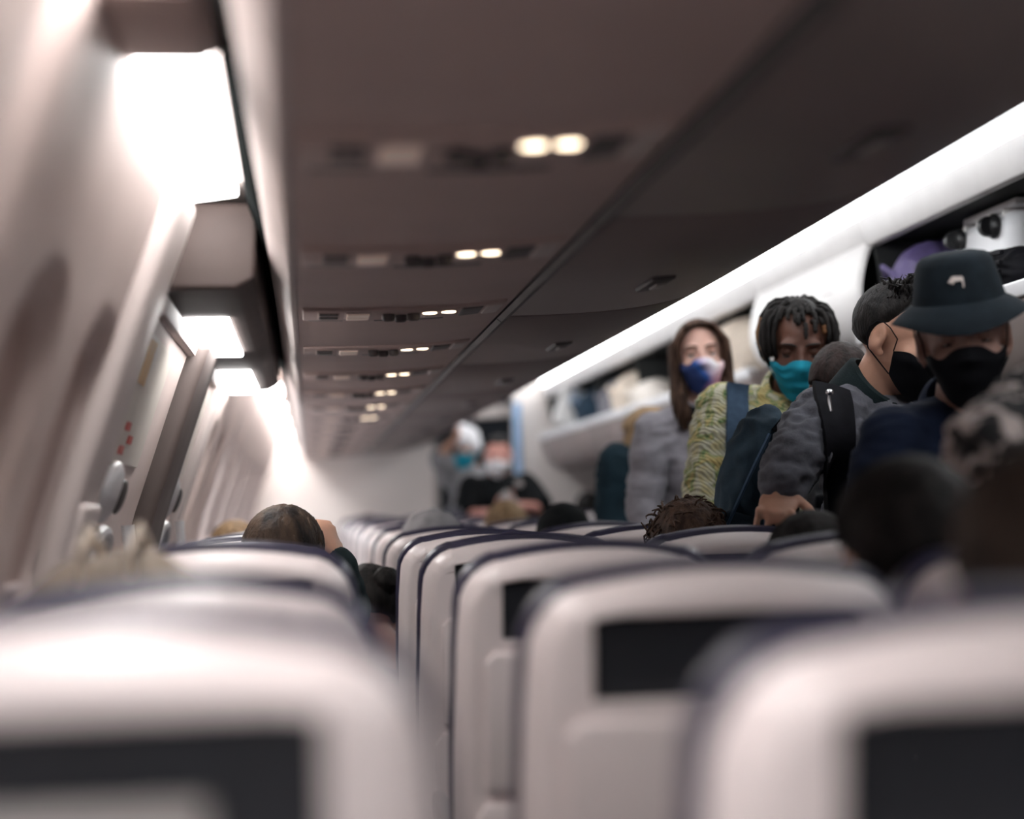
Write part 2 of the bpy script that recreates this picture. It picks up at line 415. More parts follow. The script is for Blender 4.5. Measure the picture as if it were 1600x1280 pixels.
# ================================================================== OVERHEAD BINS
BUCKET = [(0.955, 0.80), (0.985, 0.72), (1.0, 0.62), (0.985, 0.555), (0.945, 0.502), (0.87, 0.463), (0.76, 0.440), (0.62, 0.428), (0.452, 0.424)]
edges = [-1.39, -0.11, 1.17, 2.45, 3.73, 5.01, 6.29, 7.57, 8.85, 10.13, 11.41, 12.98]
def bucket_mesh(y0, y1, prof):
    """pivoting bin tray: curved outer skin with softened ends"""
    g = 0.004; out = MB(); n = len(prof)
    st = [(y0 + g, 0.016), (y0 + g + 0.004, 0.006), (y0 + g + 0.014, 0.0), (y1 - g - 0.014, 0.0), (y1 - g - 0.004, 0.006), (y1 - g, 0.016)]
    for y, ins in st:
        pr = []
        for i, p in enumerate(prof):
            a = Vector(prof[max(i - 1, 0)]); b = Vector(prof[min(i + 1, n - 1)]); d = (b - a).normalized()
            pr.append((p[0] + d.y * ins, p[1] - d.x * ins))
        pr += [(p[0] + (Vector(prof[min(i + 1, n - 1)]) - Vector(prof[max(i - 1, 0)])).normalized().y * 0.022,
                p[1] - (Vector(prof[min(i + 1, n - 1)]) - Vector(prof[max(i - 1, 0)])).normalized().x * 0.022) for i, p in reversed(list(enumerate(prof)))]
        out.v += [Vector((x, y, h + CZ)) for x, h in pr]
    m = 2 * n
    for k in range(len(st) - 1):
        out.f += [(k * m + i, k * m + (i + 1) % m, (k + 1) * m + (i + 1) % m, (k + 1) * m + i) for i in range(m)]
    out.f += [tuple(range(m)), tuple(range((len(st) - 1) * m, len(st) * m))]
    return out

for k, (a, b) in enumerate(zip(edges, edges[1:])):
    o = empty('overhead_bin', (0, 0, 0))
    # fine subdivision of the curve
    pr = []
    for i in range(len(BUCKET) - 1):
        p0, p1, p2, p3 = (Vector(BUCKET[max(i - 1, 0)]), Vector(BUCKET[i]), Vector(BUCKET[i + 1]), Vector(BUCKET[min(i + 2, len(BUCKET) - 1)]))
        for t in (0, 0.33, 0.66):
            pr.append(tuple(0.5 * ((2 * p1) + (p2 - p0) * t + (2 * p0 - 5 * p1 + 4 * p2 - p3) * t * t + (3 * p1 - p0 - 3 * p2 + p3) * t ** 3)))
    pr.append(BUCKET[-1])
    SM_BUCKET = pr
    link('bin_door', bucket_mesh(a, b, pr), 'binp', o, 50)
    link('bin_housing', MB().prism(H([(0.93, 0.80), (0.95, 0.98), (0.1, 0.98), (0.1, 0.60), (0.46, 0.56), (0.46, 0.445), (0.62, 0.45), (0.80, 0.47), (0.93, 0.53)]), a + 0.02, b - 0.02), 'binp', o)
    ym = a + 0.62 * (b - a)
    lx, lh = 0.70, 0.4355
    lt = MB(); rot = Matrix.Rotation(R(-7), 3, 'Y')
    q = bevel_box((lx, ym, lh + CZ - 0.003), (0.05, 0.17, 0.012), 0.005, rot)
    lat = link('bin_latch', q, 'psud', o)
    link('latch_plate', bevel_box((lx + 0.004, ym, lh + CZ - 0.010), (0.02, 0.07, 0.006), 0.002, rot), 'grey', lat)
    link('bin_rail', MB().prism(H([(0.450, 0.440), (0.460, 0.418), (0.446, 0.412), (0.436, 0.42)]), a + 0.004, b - 0.004), 'psud', o)
    tag(o, 'closed overhead bin on the left side, %s from the camera' % ORD[k], 'overhead bin', 'left overhead bins')

# ---- left service channel under the bins
PSU = [(-0.018, 0.405), (0.10, 0.403), (0.22, 0.404), (0.33, 0.409), (0.43, 0.42)]
struct(link('trim_3', MB().prism(H(PSU + [(0.43, 0.445), (-0.018, 0.43)]), Y0, Y1), 'psu', None, 30))
struct(link('trim_4', bev(MB().prism(H([(-0.010, 0.402), (-0.022, 0.402), (-0.054, 0.452), (-0.062, 0.475), (-0.045, 0.475), (-0.005, 0.42)]), Y0, Y1), 0.002), 'valance'))
struct(link('trim_5', MB().prism(H([(-0.063, 0.472), (-0.094, 0.55), (-0.094, 0.58), (-0.02, 0.58), (-0.02, 0.472)]), Y0, Y1), 'gap'))  # black strip painting the shade between valance and cove lamps

def psu_at(x):
    for (x0, h0), (x1, h1) in zip(PSU, PSU[1:]):
        if x0 <= x <= x1: return h0 + (h1 - h0) * (x - x0) / (x1 - x0)
    return PSU[-1][1]
def make_psu(lit=True):
    t = empty('service_unit'); T = t
    def plate(name, x0, x1, y0, y1, d, m, th=0.012, parent=None):
        n = 6; pr = [(x0 + (x1 - x0) * i / n, psu_at(x0 + (x1 - x0) * i / n) - d) for i in range(n + 1)]
        return link(name, bev(MB().prism(H(pr + [(x, h + th) for x, h in pr[::-1]]), y0, y1), 0.003), m, parent or T)
    plate('base_plate', 0.0, 0.415, -0.085, 0.085, 0.006, 'psu')
    plate('joint_strip', 0.01, 0.085, 0.09, 0.115, 0.004, 'psud')
    plate('joint_strip', 0.15, 0.30, 0.105, 0.125, 0.004, 'psud')
    g = plate('speaker_grille', 0.03, 0.075, -0.055, 0.045, 0.008, 'psu')
    for y in (-0.035, 0.02): plate('grille_slot', 0.033, 0.072, y - 0.016, y + 0.016, 0.010, 'psud', 0.004, g)
    g = plate('lit_sign', 0.085, 0.14, -0.06, 0.05, 0.008, 'psu')
    for y in (-0.032, 0.018): plate('sign_face', 0.089, 0.136, y - 0.019, y + 0.019, 0.0115, 'sign', 0.005, g)
    for i in range(3):
        x = 0.175 + 0.026 * i
        v = link('air_vent', MB().lathe([(0.0132, 0.0), (0.0132, -0.012), (0.010, -0.016), (0.004, -0.012), (0.001, -0.012)], (x, -0.015 + 0.02 * (i % 2), psu_at(x) - 0.004 + CZ), 16), 'psud', T)
    g = plate('call_panel', 0.245, 0.285, -0.05, 0.05, 0.008, 'psu')
    for y in (-0.025, 0.02): plate('call_button', 0.25, 0.28, y - 0.012, y + 0.012, 0.0105, 'psul', 0.004, g)
    hous = plate('lamp_housing', 0.238, 0.318, -0.075, -0.02, 0.010, 'psu')
    for x in (0.258, 0.297):
        link('reading_lamp', MB().lathe([(0.0150, 0.004), (0.0150, -0.0008), (0.013, -0.0016), (0.003, -0.002)], (x, -0.047, psu_at(x) - 0.010 + CZ), 20), 'read' if lit else 'psul', hous)
    plate('mask_door', 0.325, 0.37, -0.06, 0.06, 0.008, 'psud')
    plate('edge_strip', 0.375, 0.41, -0.07, 0.07, 0.009, 'psul')
    return t
proto = make_psu(); dim = make_psu(False)
for k in range(-1, 14):
    t = proto if k == -1 else copy_tree(proto) if k < 8 else dim if k == 8 else copy_tree(dim)
    t.location = (0, 1.855 + 0.79 * k, 0)
    tag(t, 'ceiling service unit with two %s reading lamps, %s row from the camera' % ('warm lit' if k < 8 else 'unlit', ORD[k + 1]), 'service unit', 'left service units')

# ---- right-hand bins: some open with luggage, one closed
PIV = Vector((2 * XC - 0.42, 0.56))
def right_prof(ang):
    out = []
    for x, h in SM_BUCKET:
        v = Vector((2 * XC - x, h)) - PIV
        c, s = math.cos(ang), math.sin(ang)
        out.append((PIV.x + v.x * c - v.y * s, PIV.y + v.x * s + v.y * c))
    return out
OPEN_ANG = R(31)
for k, (a, b) in enumerate(zip(edges, edges[1:])):
    if b > 12: b = 12.15
    shut = abs(a - 5.01) < 0.1 or k < 2
    pr = right_prof(0 if shut else OPEN_ANG)[::-1]
    o = empty('overhead_bin', (0, 0, 0))
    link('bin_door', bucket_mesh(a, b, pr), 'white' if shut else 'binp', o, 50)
    # fixed upper housing, its back and the end walls
    rail = [(1.752, 0.800), (1.765, 0.775), (1.80, 0.775), (1.80, 0.86), (1.735, 0.86)]
    link('upper_rail', bev(MB().prism(H(rail), a + 0.002, b - 0.002), 0.006), 'white', o)
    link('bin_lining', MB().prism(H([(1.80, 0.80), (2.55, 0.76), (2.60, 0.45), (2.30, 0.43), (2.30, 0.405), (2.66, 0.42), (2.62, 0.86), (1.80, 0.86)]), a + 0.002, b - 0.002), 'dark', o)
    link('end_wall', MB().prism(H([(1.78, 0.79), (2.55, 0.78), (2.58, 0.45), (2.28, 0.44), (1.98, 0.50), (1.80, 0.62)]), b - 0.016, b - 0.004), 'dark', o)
    if not shut:
        lip = pr[-1]
        link('tray_rim', bev(MB().prism(H([(lip[0] - 0.012, lip[1] + 0.012), (lip[0] + 0.035, lip[1] + 0.014), (lip[0] + 0.035, lip[1] - 0.025), (lip[0] - 0.006, lip[1] - 0.03)]), a + 0.01, b - 0.01), 0.008), 'whitelip', o)
        for yy in (a + 0.012, b - 0.03):
            link('tray_end', MB().prism(H([lip] + pr[::-1][2::4] + [(2.25, 0.52), (1.95, 0.50)]), yy, yy + 0.012), 'binp', o)
        link('hinge_arm', MB().tube([P(1392, 352, b - 0.05) * 0 + Vector((1.80, a + 0.03, 0.79 + CZ)), (1.86, a + 0.03, 0.66 + CZ), (1.98, a + 0.03, 0.52 + CZ)], 0.012, 6), 'grey', o)
    else:
        link('scuff_strip', MB().prism(H([(1.738, 0.68), (1.722, 0.66), (1.724, 0.658), (1.742, 0.68)]), a + 0.25, a + 0.36), 'grey', o)
    tag(o, ('closed white overhead bin on the right side' if k == 5 else 'closed overhead bin on the right, behind the camera, %s from the back' % ORD[k]) if shut
        else 'open overhead bin on the right side, %s from the camera' % ORD[k], 'overhead bin', 'right overhead bins')
    # the lamp cove above it
    lp = link('aisle_lamp', bev(MB().prism(H([(1.742, 0.868), (1.712, 0.965), (1.728, 0.97), (1.76, 0.868)]), a + 0.003, b - 0.003), 0.002), 'aisle')
    tag(lp, 'white aisle lamp strip above the right bins, %s from the camera' % ORD[k], 'lamp', 'right aisle lamps')
    lp = link('aisle_lamp', bev(MB().prism(H(mir([(1.742, 0.868), (1.712, 0.965), (1.728, 0.97), (1.76, 0.868)])), a + 0.003, b - 0.003), 0.002), 'aisle')
    tag(lp, 'white aisle lamp strip above the left bins, %s from the camera' % ORD[k], 'lamp', 'left aisle lamps')
struct(link('trim_6', MB().prism(H([(2.30, 0.42), (2.68, 0.40), (2.98, 0.54), (2.98, 0.60), (2.62, 0.46)]), Y0, 12.15), 'psu'))
struct(link('trim_7', MB().prism(H([(1.72, 0.99), (2.95, 0.99), (2.95, 0.87), (1.76, 0.87)]), Y0, 13), 'dark'))
struct(link('trim_8', MB().prism(H([(-0.35, 1.02), (1.0, 1.02), (1.0, 0.985), (-0.35, 0.985)]), Y0, 13), 'dark'))

# ================================================================== FRONT OF THE CABIN
# left bulkhead, right closet wall, header, doorway with galley beyond
struct(link('wall_front_left', MB().box((0.24, 13.05, 1.10), (1.54, 0.10, 2.2)), 'bulk'))
struct(link('wall_front_right', MB().box((2.33, 12.25, 1.10), (1.60, 0.12, 2.2)), 'bulk'))
struct(link('wall_galley', MB().box((1.36, 15.2, 1.1), (3.8, 0.06, 2.4)), 'galley'))
struct(link('trim_9', bev(MB().prism(H([(0.55, 0.60), (0.97, 0.64), (1.60, 0.66), (1.60, 0.76), (0.97, 0.735), (0.55, 0.66)]), 12.5, 12.62), 0.02), 'bulk'))
struct(link('trim_10', MB().box((1.36, 13.0, CZ + 0.92), (1.6, 0.1, 0.30)), 'galley'))
struct(link('trim_11', bev(MB().prism(H([(0.99, -1.17), (1.03, -1.17), (1.03, 0.62), (0.99, 0.62)]), 12.95, 13.1), 0.008), 'grey'))
cu = MB()
for i in range(3): cu.tube([(1.535 + 0.012 * i, 12.10 + 0.03 * i, CZ + 0.74), (1.537 + 0.012 * i, 12.10 + 0.03 * i, CZ + 0.2), (1.545 + 0.012 * i, 12.10 + 0.03 * i, CZ - 0.9)], 0.018, 8)
tag(link('curtain', cu, 'blue'), 'narrow blue curtain gathered at the doorway edge', 'curtain')
sg = empty('sign_board', (0, 0, 0))
link('board', bevel_box((1.87, 11.2, CZ + 0.62), (0.34, 0.03, 0.26), 0.01, Matrix.Rotation(R(20), 3, 'Y')), 'white', sg)
link('sign_panel', bevel_box((1.90, 11.18, CZ + 0.67), (0.22, 0.012, 0.09), 0.004, Matrix.Rotation(R(20), 3, 'Y')), 'signblue', sg)
link('sign_panel', bevel_box((1.93, 11.18, CZ + 0.57), (0.20, 0.012, 0.08), 0.004, Matrix.Rotation(R(20), 3, 'Y')), 'signblue', sg)
tag(sg, 'white board with blue grey panels at the far end of the right bins', 'sign')
gb = empty('galley_cart', (0, 0, 0))
link('cart_body', bevel_box((1.14, 14.3, 0.52), (0.30, 0.4, 1.0), 0.015), 'grey', gb)
link('cart_top', bevel_box((1.14, 14.3, 1.04), (0.32, 0.42, 0.04), 0.01), 'silver', gb)
for h in (0.3, 0.62, 0.88): link('cart_drawer', bevel_box((1.14, 14.09, h), (0.26, 0.02, 0.2), 0.006), 'whitelip', gb)
tag(gb, 'grey galley cart standing beyond the front doorway', 'cart')
# ================================================================== SEATS
CROWN = 1.108
def outline(hw_low, hw_top, z0, zt, rc, arch):
    """convex back outline, (x, z) anticlockwise"""
    right = [(hw_low - 0.012, z0), (hw_low, z0 + 0.05), (hw_low, 0.80), (hw_low - 0.002, 0.88), ((hw_low + hw_top) / 2, 0.95)]
    cx, cz_ = hw_top - rc, zt - rc - arch
    arc = [(cx + rc * math.cos(t), cz_ + rc * math.sin(t)) for t in [R(a) for a in (0, 15, 30, 45, 60, 75)]]
    top = []
    for i in range(6):
        x = cx + 0.15 * rc - (cx + 0.15 * rc) * i / 5; top.append((x, zt - arch * (x / cx) ** 2))
    r = right + arc + top[:]
    return r + [(-x, z) for x, z in r[-2::-1]]
def ray_poly(poly, c, ang):
    d = Vector((math.cos(ang), math.sin(ang))); best = None; n = len(poly)
    for i in range(n):
        a = Vector(poly[i]) - c; b = Vector(poly[(i + 1) % n]) - c; e = b - a
        den = d.x * e.y - d.y * e.x
        if abs(den) < 1e-12: continue
        t = (a.x * e.y - a.y * e.x) / den; u = (a.x * d.y - a.y * d.x) / den
        if t > 0 and -1e-6 <= u <= 1 + 1e-6 and (best is None or t > best): best = t
    return c + d * best
def inset(loop, d):
    n = len(loop); out = []
    for i in range(n):
        t = (loop[(i + 1) % n] - loop[i - 1]).normalized(); out.append(loop[i] - Vector((t.y, -t.x)) * d)
    return out
def lean(x, y, z): return Vector((x, y + (CROWN - z) * 0.17, z))
def back_shell():
    ol = outline(0.2115, 0.203, 0.45, CROWN - 0.010, 0.075, 0.012)
    c = Vector((0, 1.012))
    px, pz = 0.142, 0.044
    hole = [(px, c.y - pz), (px, c.y + pz), (-px, c.y + pz), (-px, c.y - pz)]
    angs = sorted(set([2 * math.pi * i / 72 for i in range(72)] + [math.atan2(z - c.y, x) % (2 * math.pi) for x, z in hole] +
                      [math.atan2(z - c.y, x) % (2 * math.pi) for x, z in ol]))
    keep = [angs[0]]
    for a in angs[1:]:
        if a - keep[-1] > 0.006 or any(abs(a - math.atan2(z - c.y, x) % (2 * math.pi)) < 1e-9 for x, z in hole):
            keep.append(a)
    outer = [ray_poly(ol, c, a) for a in keep]; inner = [ray_poly(hole, c, a) for a in keep]
    n = len(keep); mb = MB()
    bulge = lambda x: 0.018 * (abs(x) / 0.22) ** 2.4
    layers = [(outer, 0.012, 0.075), (outer, 0.0, 0.068), (outer, 0.0, 0.045), (outer, 0.004, 0.028), (outer, 0.010, 0.014), (outer, 0.018, 0.004), (outer, 0.028, 0.0)]
    for lp, d, y in layers:
        mb.v += [lean(p.x, y + bulge(p.x), p.y) for p in inset(lp, d)]
    rim = [Vector((p.x * 1.012, c.y + (p.y - c.y) * 1.05)) for p in inner]
    mb.v += [lean(p.x, 0.0 + bulge(p.x), p.y) for p in rim]
    mb.v += [lean(p.x, 0.004 + bulge(p.x), p.y) for p in inner]
    mb.v += [lean(p.x, 0.024 + bulge(p.x), p.y) for p in inner]
    L = len(layers) + 3
    for k in range(L - 1):
        mb.f += [(k * n + i, k * n + (i + 1) % n, (k + 1) * n + (i + 1) % n, (k + 1) * n + i) for i in range(n)]
    mb.f.append(tuple(range(n)))
    pocket = MB(); pv = [lean(p.x, 0.021 + bulge(p.x), p.y) for p in inner] + [lean(p.x, 0.03 + bulge(p.x), p.y) for p in inner]
    pocket.add(pv, [tuple(range(n)), tuple(range(2 * n - 1, n - 1, -1))] + [(i, (i + 1) % n, n + (i + 1) % n, n + i) for i in range(n)])
    return mb, pocket
def slab(ol, layers, grow=0.0):
    loop = [Vector(p) for p in ol]; n = len(loop); mb = MB()
    for d, y in layers: mb.v += [lean(p.x, y, p.y) for p in inset(loop, d)]
    for k in range(len(layers) - 1):
        mb.f += [(k * n + i, k * n + (i + 1) % n, (k + 1) * n + (i + 1) % n, (k + 1) * n + i) for i in range(n)]
    mb.f += [tuple(range(n)), tuple(range(len(layers) * n - 1, (len(layers) - 1) * n - 1, -1))]
    return mb
def make_seat():
    s = empty('airline_seat')
    sh, pk = back_shell()
    link('back_shell', sh, 'shell', s, 38)
    link('literature_pocket', pk, 'seatdark', s, 30)
    ol = outline(0.2165, 0.210, 0.44, CROWN + 0.004, 0.08, 0.012)
    link('back_cushion', slab(ol, [(0.02, 0.066), (0.004, 0.070), (0.0, 0.082), (0.0, 0.10), (0.006, 0.125), (0.02, 0.145), (0.05, 0.158)]), 'leather', s, 50)
    hl = [(x, z) for x, z in outline(0.15, 0.13, 0.93, CROWN - 0.03, 0.04, 0.006) if z > 0.929]
    tr = [(0.17, 0.745), (0.17, 0.935), (0.155, 0.950), (-0.155, 0.950), (-0.17, 0.935), (-0.17, 0.745), (-0.16, 0.735), (0.16, 0.735)]
    tb = link('tray_table', slab(tr, [(0.012, -0.006), (0.004, -0.004), (0.0, 0.0), (0.0, 0.012)]), 'shell', s, 30)
    link('tray_latch', bevel_box(lean(0.0, -0.006, 0.925), (0.05, 0.012, 0.016), 0.004), 'grey', tb)
    lo = [(0.185, 0.50), (0.185, 0.70), (0.17, 0.722), (-0.17, 0.722), (-0.185, 0.70), (-0.185, 0.50)]
    link('lower_pocket', slab(lo, [(0.012, -0.012), (0.003, -0.008), (0.0, 0.0), (0.0, 0.02)]), 'shell', s, 30)
    link('seat_cushion', bevel_box((0, 0.42, 0.43), (0.425, 0.46, 0.11), 0.035, None, 4), 'leather', s)
    for sx in (-1, 1):
        ar = link('armrest', bevel_box((sx * 0.2045, 0.36, 0.645), (0.024, 0.34, 0.05), 0.014, None, 3), 'arm', s)
        link('armrest_post', bevel_box((sx * 0.2045, 0.26, 0.54), (0.020, 0.06, 0.18), 0.008), 'metal', ar)
        lg = MB().tube([(sx * 0.17, 0.26, 0.40), (sx * 0.17, 0.20, 0.2), (sx * 0.17, 0.18, 0.0)], 0.018, 8)
        link('leg', lg, 'metal', s)
        link('leg', MB().tube([(sx * 0.17, 0.55, 0.40), (sx * 0.17, 0.60, 0.2), (sx * 0.17, 0.62, 0.0)], 0.018, 8), 'metal', s)
    link('seat_frame', bevel_box((0, 0.42, 0.375), (0.42, 0.42, 0.03), 0.01), 'metal', s)
    return s
SEATX = dict(A=-0.136, B=0.426, C=0.862, D=1.858, E=2.300, F=2.742)
COLN = dict(A='left window column', B='left middle column', C='left aisle column', D='right aisle column', E='right middle column', F='right window column')
ROW0, PITCH, NROW = 0.857, 0.79, 15
seat0 = make_seat()
first = True
def row_y(k): return ROW0 + PITCH * k
rnd = random.Random(3)
for k in range(NROW):
    for c in 'ABCDEF':
        if c in 'DEF' and k < 3: continue
        s = seat0 if first else copy_tree(seat0); first = False
        dz, dy = rnd.uniform(-0.004, 0.004), rnd.uniform(-0.012, 0.012)
        if (c, k) == ('A', 2): dz, dy = 0.016, 0.0
        if (c, k) == ('C', 1): dz, dy = 0.006, 0.10
        if (c, k) == ('A', 0): dz, dy = 0.012, 0.0
        if k < 4 and (c, k) not in (('C', 1),): dy = 0.0
        s.location = (SEATX[c], row_y(k) + dy, 0)
        s.scale = (1, 1, 1 + dz / CROWN)
        tag(s, 'white shelled seat with navy cushion, %s, %s row ahead of camera' % (COLN[c], ORD[k]), 'seat', 'airline seats')
# light card tucked in the pocket of the nearest window seat
cd = bevel_box((-0.155, row_y(0) + 0.012 + (CROWN - 0.975) * 0.17, 0.982), (0.20, 0.006, 0.075), 0.002)
tag(link('safety_card', cd, 'grey'), 'grey card in the dark pocket of the nearest window seat', 'card')
# ================================================================== PEOPLE
WORK = bpy.data.scenes.new('workbench')        # scratch scene for shaping bodies, removed at the end
def remesh(mb, voxel, it=6, fac=0.5):
    me = mb.mesh('tmp'); o = bpy.data.objects.new('tmp', me); WORK.collection.objects.link(o)
    m = o.modifiers.new('r', 'REMESH'); m.mode = 'VOXEL'; m.voxel_size = voxel; m.adaptivity = 0.0
    s = o.modifiers.new('s', 'SMOOTH'); s.factor = fac; s.iterations = it
    WORK.view_layers[0].update(); dg = WORK.view_layers[0].depsgraph; ev = o.evaluated_get(dg)
    out = bpy.data.meshes.new_from_object(ev)
    bpy.data.objects.remove(o); bpy.data.meshes.remove(me)
    return out

def wrinkle(me, amp, scale, stretch=(1, 1, 1), seed=0.0, detail=2):
    nv = len(me.vertices); co = [0.0] * (3 * nv); no = [0.0] * (3 * nv)
    me.vertices.foreach_get('co', co); me.vertices.foreach_get('normal', no)
    for i in range(0, 3 * nv, 3):
        q = Vector((co[i] * stretch[0] * scale + seed, co[i + 1] * stretch[1] * scale, co[i + 2] * stretch[2] * scale))
        a = amp * (1 - abs(noise.noise(q) + 0.5 * noise.noise(q * 2.1)) * 2)
        co[i] += no[i] * a; co[i + 1] += no[i + 1] * a; co[i + 2] += no[i + 2] * a
    me.vertices.foreach_set('co', co); me.update()

def frame(yaw=0.0, pitch=0.0, roll=0.0):
    """head frame: yaw 0 faces forward along the cabin, 180 faces the camera; pitch > 0 looks down"""
    return Matrix.Rotation(R(yaw), 3, 'Z') @ Matrix.Rotation(R(-pitch), 3, 'X') @ Matrix.Rotation(R(roll), 3, 'Y')

class Head:
    def __init__(s, c, yaw, pitch=0, roll=0, k=1.0): s.c = Vector(c); s.m = frame(yaw, pitch, roll); s.k = k
    def w(s, p): return s.c + s.m @ (Vector(p) * s.k)
    def l(s, p): return (s.m.transposed() @ (Vector(p) - s.c)) / s.k
    def ell(s, mb, c, r, rot=None, n=20, m=12):
        mb.ell(s.w(c), [q * s.k for q in r], s.m @ rot if rot is not None else s.m, n, m)
    def cap(s, mb, a, b, r0, r1): mb.cap(s.w(a), s.w(b), r0 * s.k, r1 * s.k, 12)

def head_prims(mb, h):
    h.ell(mb, (0, -0.015, 0.030), (0.074, 0.097, 0.088), None, 28, 18)
    h.ell(mb, (0, 0.022, -0.015), (0.063, 0.070, 0.085), None, 24, 16)
    h.ell(mb, (0, 0.030, -0.072), (0.048, 0.052, 0.043))
    h.ell(mb, (0, 0.066, -0.098), (0.021, 0.019, 0.018))
    for s in (-1, 1):
        h.ell(mb, (s * 0.040, 0.052, -0.024), (0.026, 0.029, 0.027))
        h.ell(mb, (s * 0.030, 0.074, 0.037), (0.026, 0.015, 0.010))
        h.ell(mb, (s * 0.0125, 0.100, -0.024), (0.009, 0.011, 0.009))
        h.ell(mb, (s * 0.081, -0.016, 0.000), (0.011, 0.022, 0.035), Matrix.Rotation(R(-12), 3, 'X') @ Matrix.Rotation(R(s * -14), 3, 'Z'))
        h.ell(mb, (s * 0.076, -0.004, -0.032), (0.008, 0.010, 0.011))
    h.cap(mb, (0, 0.084, 0.022), (0, 0.106, -0.020), 0.009, 0.0125)
    h.ell(mb, (0, 0.086, -0.056), (0.024, 0.011, 0.007)); h.ell(mb, (0, 0.085, -0.068), (0.021, 0.011, 0.007))

def face_deform(me, h):
    for v in me.vertices:
        p = h.l(v.co)
        if abs(p.x) > 0.11 or abs(p.y) > 0.14 or abs(p.z) > 0.14: continue
        d = Vector((0, 0, 0))
        if p.y > 0.03:
            for s in (-1, 1):
                g = math.exp(-((p.x - s * 0.032) / 0.017) ** 2 - ((p.z - 0.013) / 0.012) ** 2); d.y -= 0.011 * g
            g = math.exp(-(p.x / 0.02) ** 2 - ((p.z + 0.0625) / 0.003) ** 2); d.y -= 0.003 * g
        for s in (-1, 1):       # the hollow of the ear
            g = math.exp(-((p.y + 0.012) / 0.010) ** 2 - ((p.z - 0.004) / 0.016) ** 2)
            if s * p.x > 0.076: d.x -= s * 0.007 * g
        if d.length_squared > 0: v.co = h.w(p + d)
    me.update()

def hand_prims(mb, wrist, dirv, nrm, side=1, curl=35, k=1.0, spread=6):
    """palm, four unequal fingers bent at the knuckles and a thumb from the palm's side"""
    d = Vector(dirv).normalized(); n = Vector(nrm); n = (n - d * n.dot(d)).normalized(); s = d.cross(n) * side
    w = Vector(wrist); rot = Matrix((s, d, n)).transposed()
    mb.ell(w + d * 0.048 * k, (0.042 * k, 0.054 * k, 0.0155 * k), rot)
    mb.cap(w - d * 0.01, w + d * 0.03 * k, 0.025 * k, 0.024 * k)
    for i, (off, ln) in enumerate(((-0.0345, 0.062), (-0.0115, 0.074), (0.0115, 0.082), (0.0345, 0.074))):
        p = w + d * (0.088 - 0.004 * abs(i - 1.6)) * k + s * off * k
        mb.ell(p + n * 0.0065 * k, (0.0095 * k, 0.011 * k, 0.008 * k), rot)
        a = 0.0; dd = d + s * math.tan(R(spread * (i - 1.5) * 0.6)); dd.normalize(); r = 0.0083 * k
        for seg, q in enumerate((0.45, 0.31, 0.24)):
            a += R(curl * (0.8, 1.1, 0.8)[seg])
            e = p + (dd * math.cos(a) - n * math.sin(a)) * ln * q * k
            mb.cap(p, e, r, r * 0.92); p = e; r *= 0.93
    p = w + d * 0.028 * k + s * 0.036 * k
    for q, (fs, fd, fn) in enumerate(((0.8, 0.55, -0.2), (0.55, 0.8, -0.35), (0.25, 0.9, -0.4))):
        e = p + (s * fs + d * fd + n * fn).normalized() * (0.036, 0.030, 0.025)[q] * k
        mb.cap(p, e, 0.0115 * k - 0.001 * q, 0.0105 * k - 0.001 * q); p = e

def torso_prims(mb, J, g=0.0, k=1.0, w=1.0):
    """trunk between pelvis J['pel'], neck base J['nb'] and the shoulders; g swells it for clothing"""
    nb, pel, sl, sr = J['nb'], J['pel'], J['sl'], J['sr']
    up = (nb - pel).normalized(); across = (sr - sl).normalized(); fwd = J['fwd']
    fw = (fwd - up * fwd.dot(up)).normalized(); ac = up.cross(fw) * -1; ac.normalize(); rot = Matrix((ac, fw, up)).transposed()
    mid = (sl + sr) / 2; hw = (sr - sl).length / 2
    c1 = mid.lerp(pel, 0.22); c2 = mid.lerp(pel, 0.55); c3 = mid.lerp(pel, 0.9)
    ln = (mid - pel).length
    mb.ell(c1, ((hw * 0.80 + g), 0.105 * k + g, ln * 0.34 + g), rot, 24, 16)
    mb.ell(c2, ((0.150 * w + g) * k, 0.105 * k + g, ln * 0.36 + g), rot, 24, 16)
    mb.ell(c3, ((0.165 * w + g) * k, 0.118 * k + g, ln * 0.27 + g), rot, 24, 16)
    for s_ in (sl, sr):
        mb.cap(nb.lerp(s_, 0.15) - up * 0.02, s_ - up * 0.005, 0.048 * k + g, 0.046 * k + g)
        mb.cap(c1, s_ - up * 0.03, 0.08 * k + g, 0.048 * k + g)
    mb.cap(c1, c3, 0.10 * k + g, 0.11 * k + g)

def arm_prims(mb, sh, el, wr, g=0.0, k=1.0):
    mb.cap(sh, el, 0.048 * k + g, 0.042 * k + g); mb.cap(el, wr, 0.042 * k + g, 0.029 * k + g)
    mb.ell(Vector(sh).lerp(Vector(el), 0.35), (0.050 * k + g,) * 3)

def leg_prims(mb, hp, kn, an, g=0.0, k=1.0):
    mb.cap(hp, kn, 0.085 * k + g, 0.056 * k + g); mb.cap(kn, an, 0.056 * k + g, 0.040 * k + g)

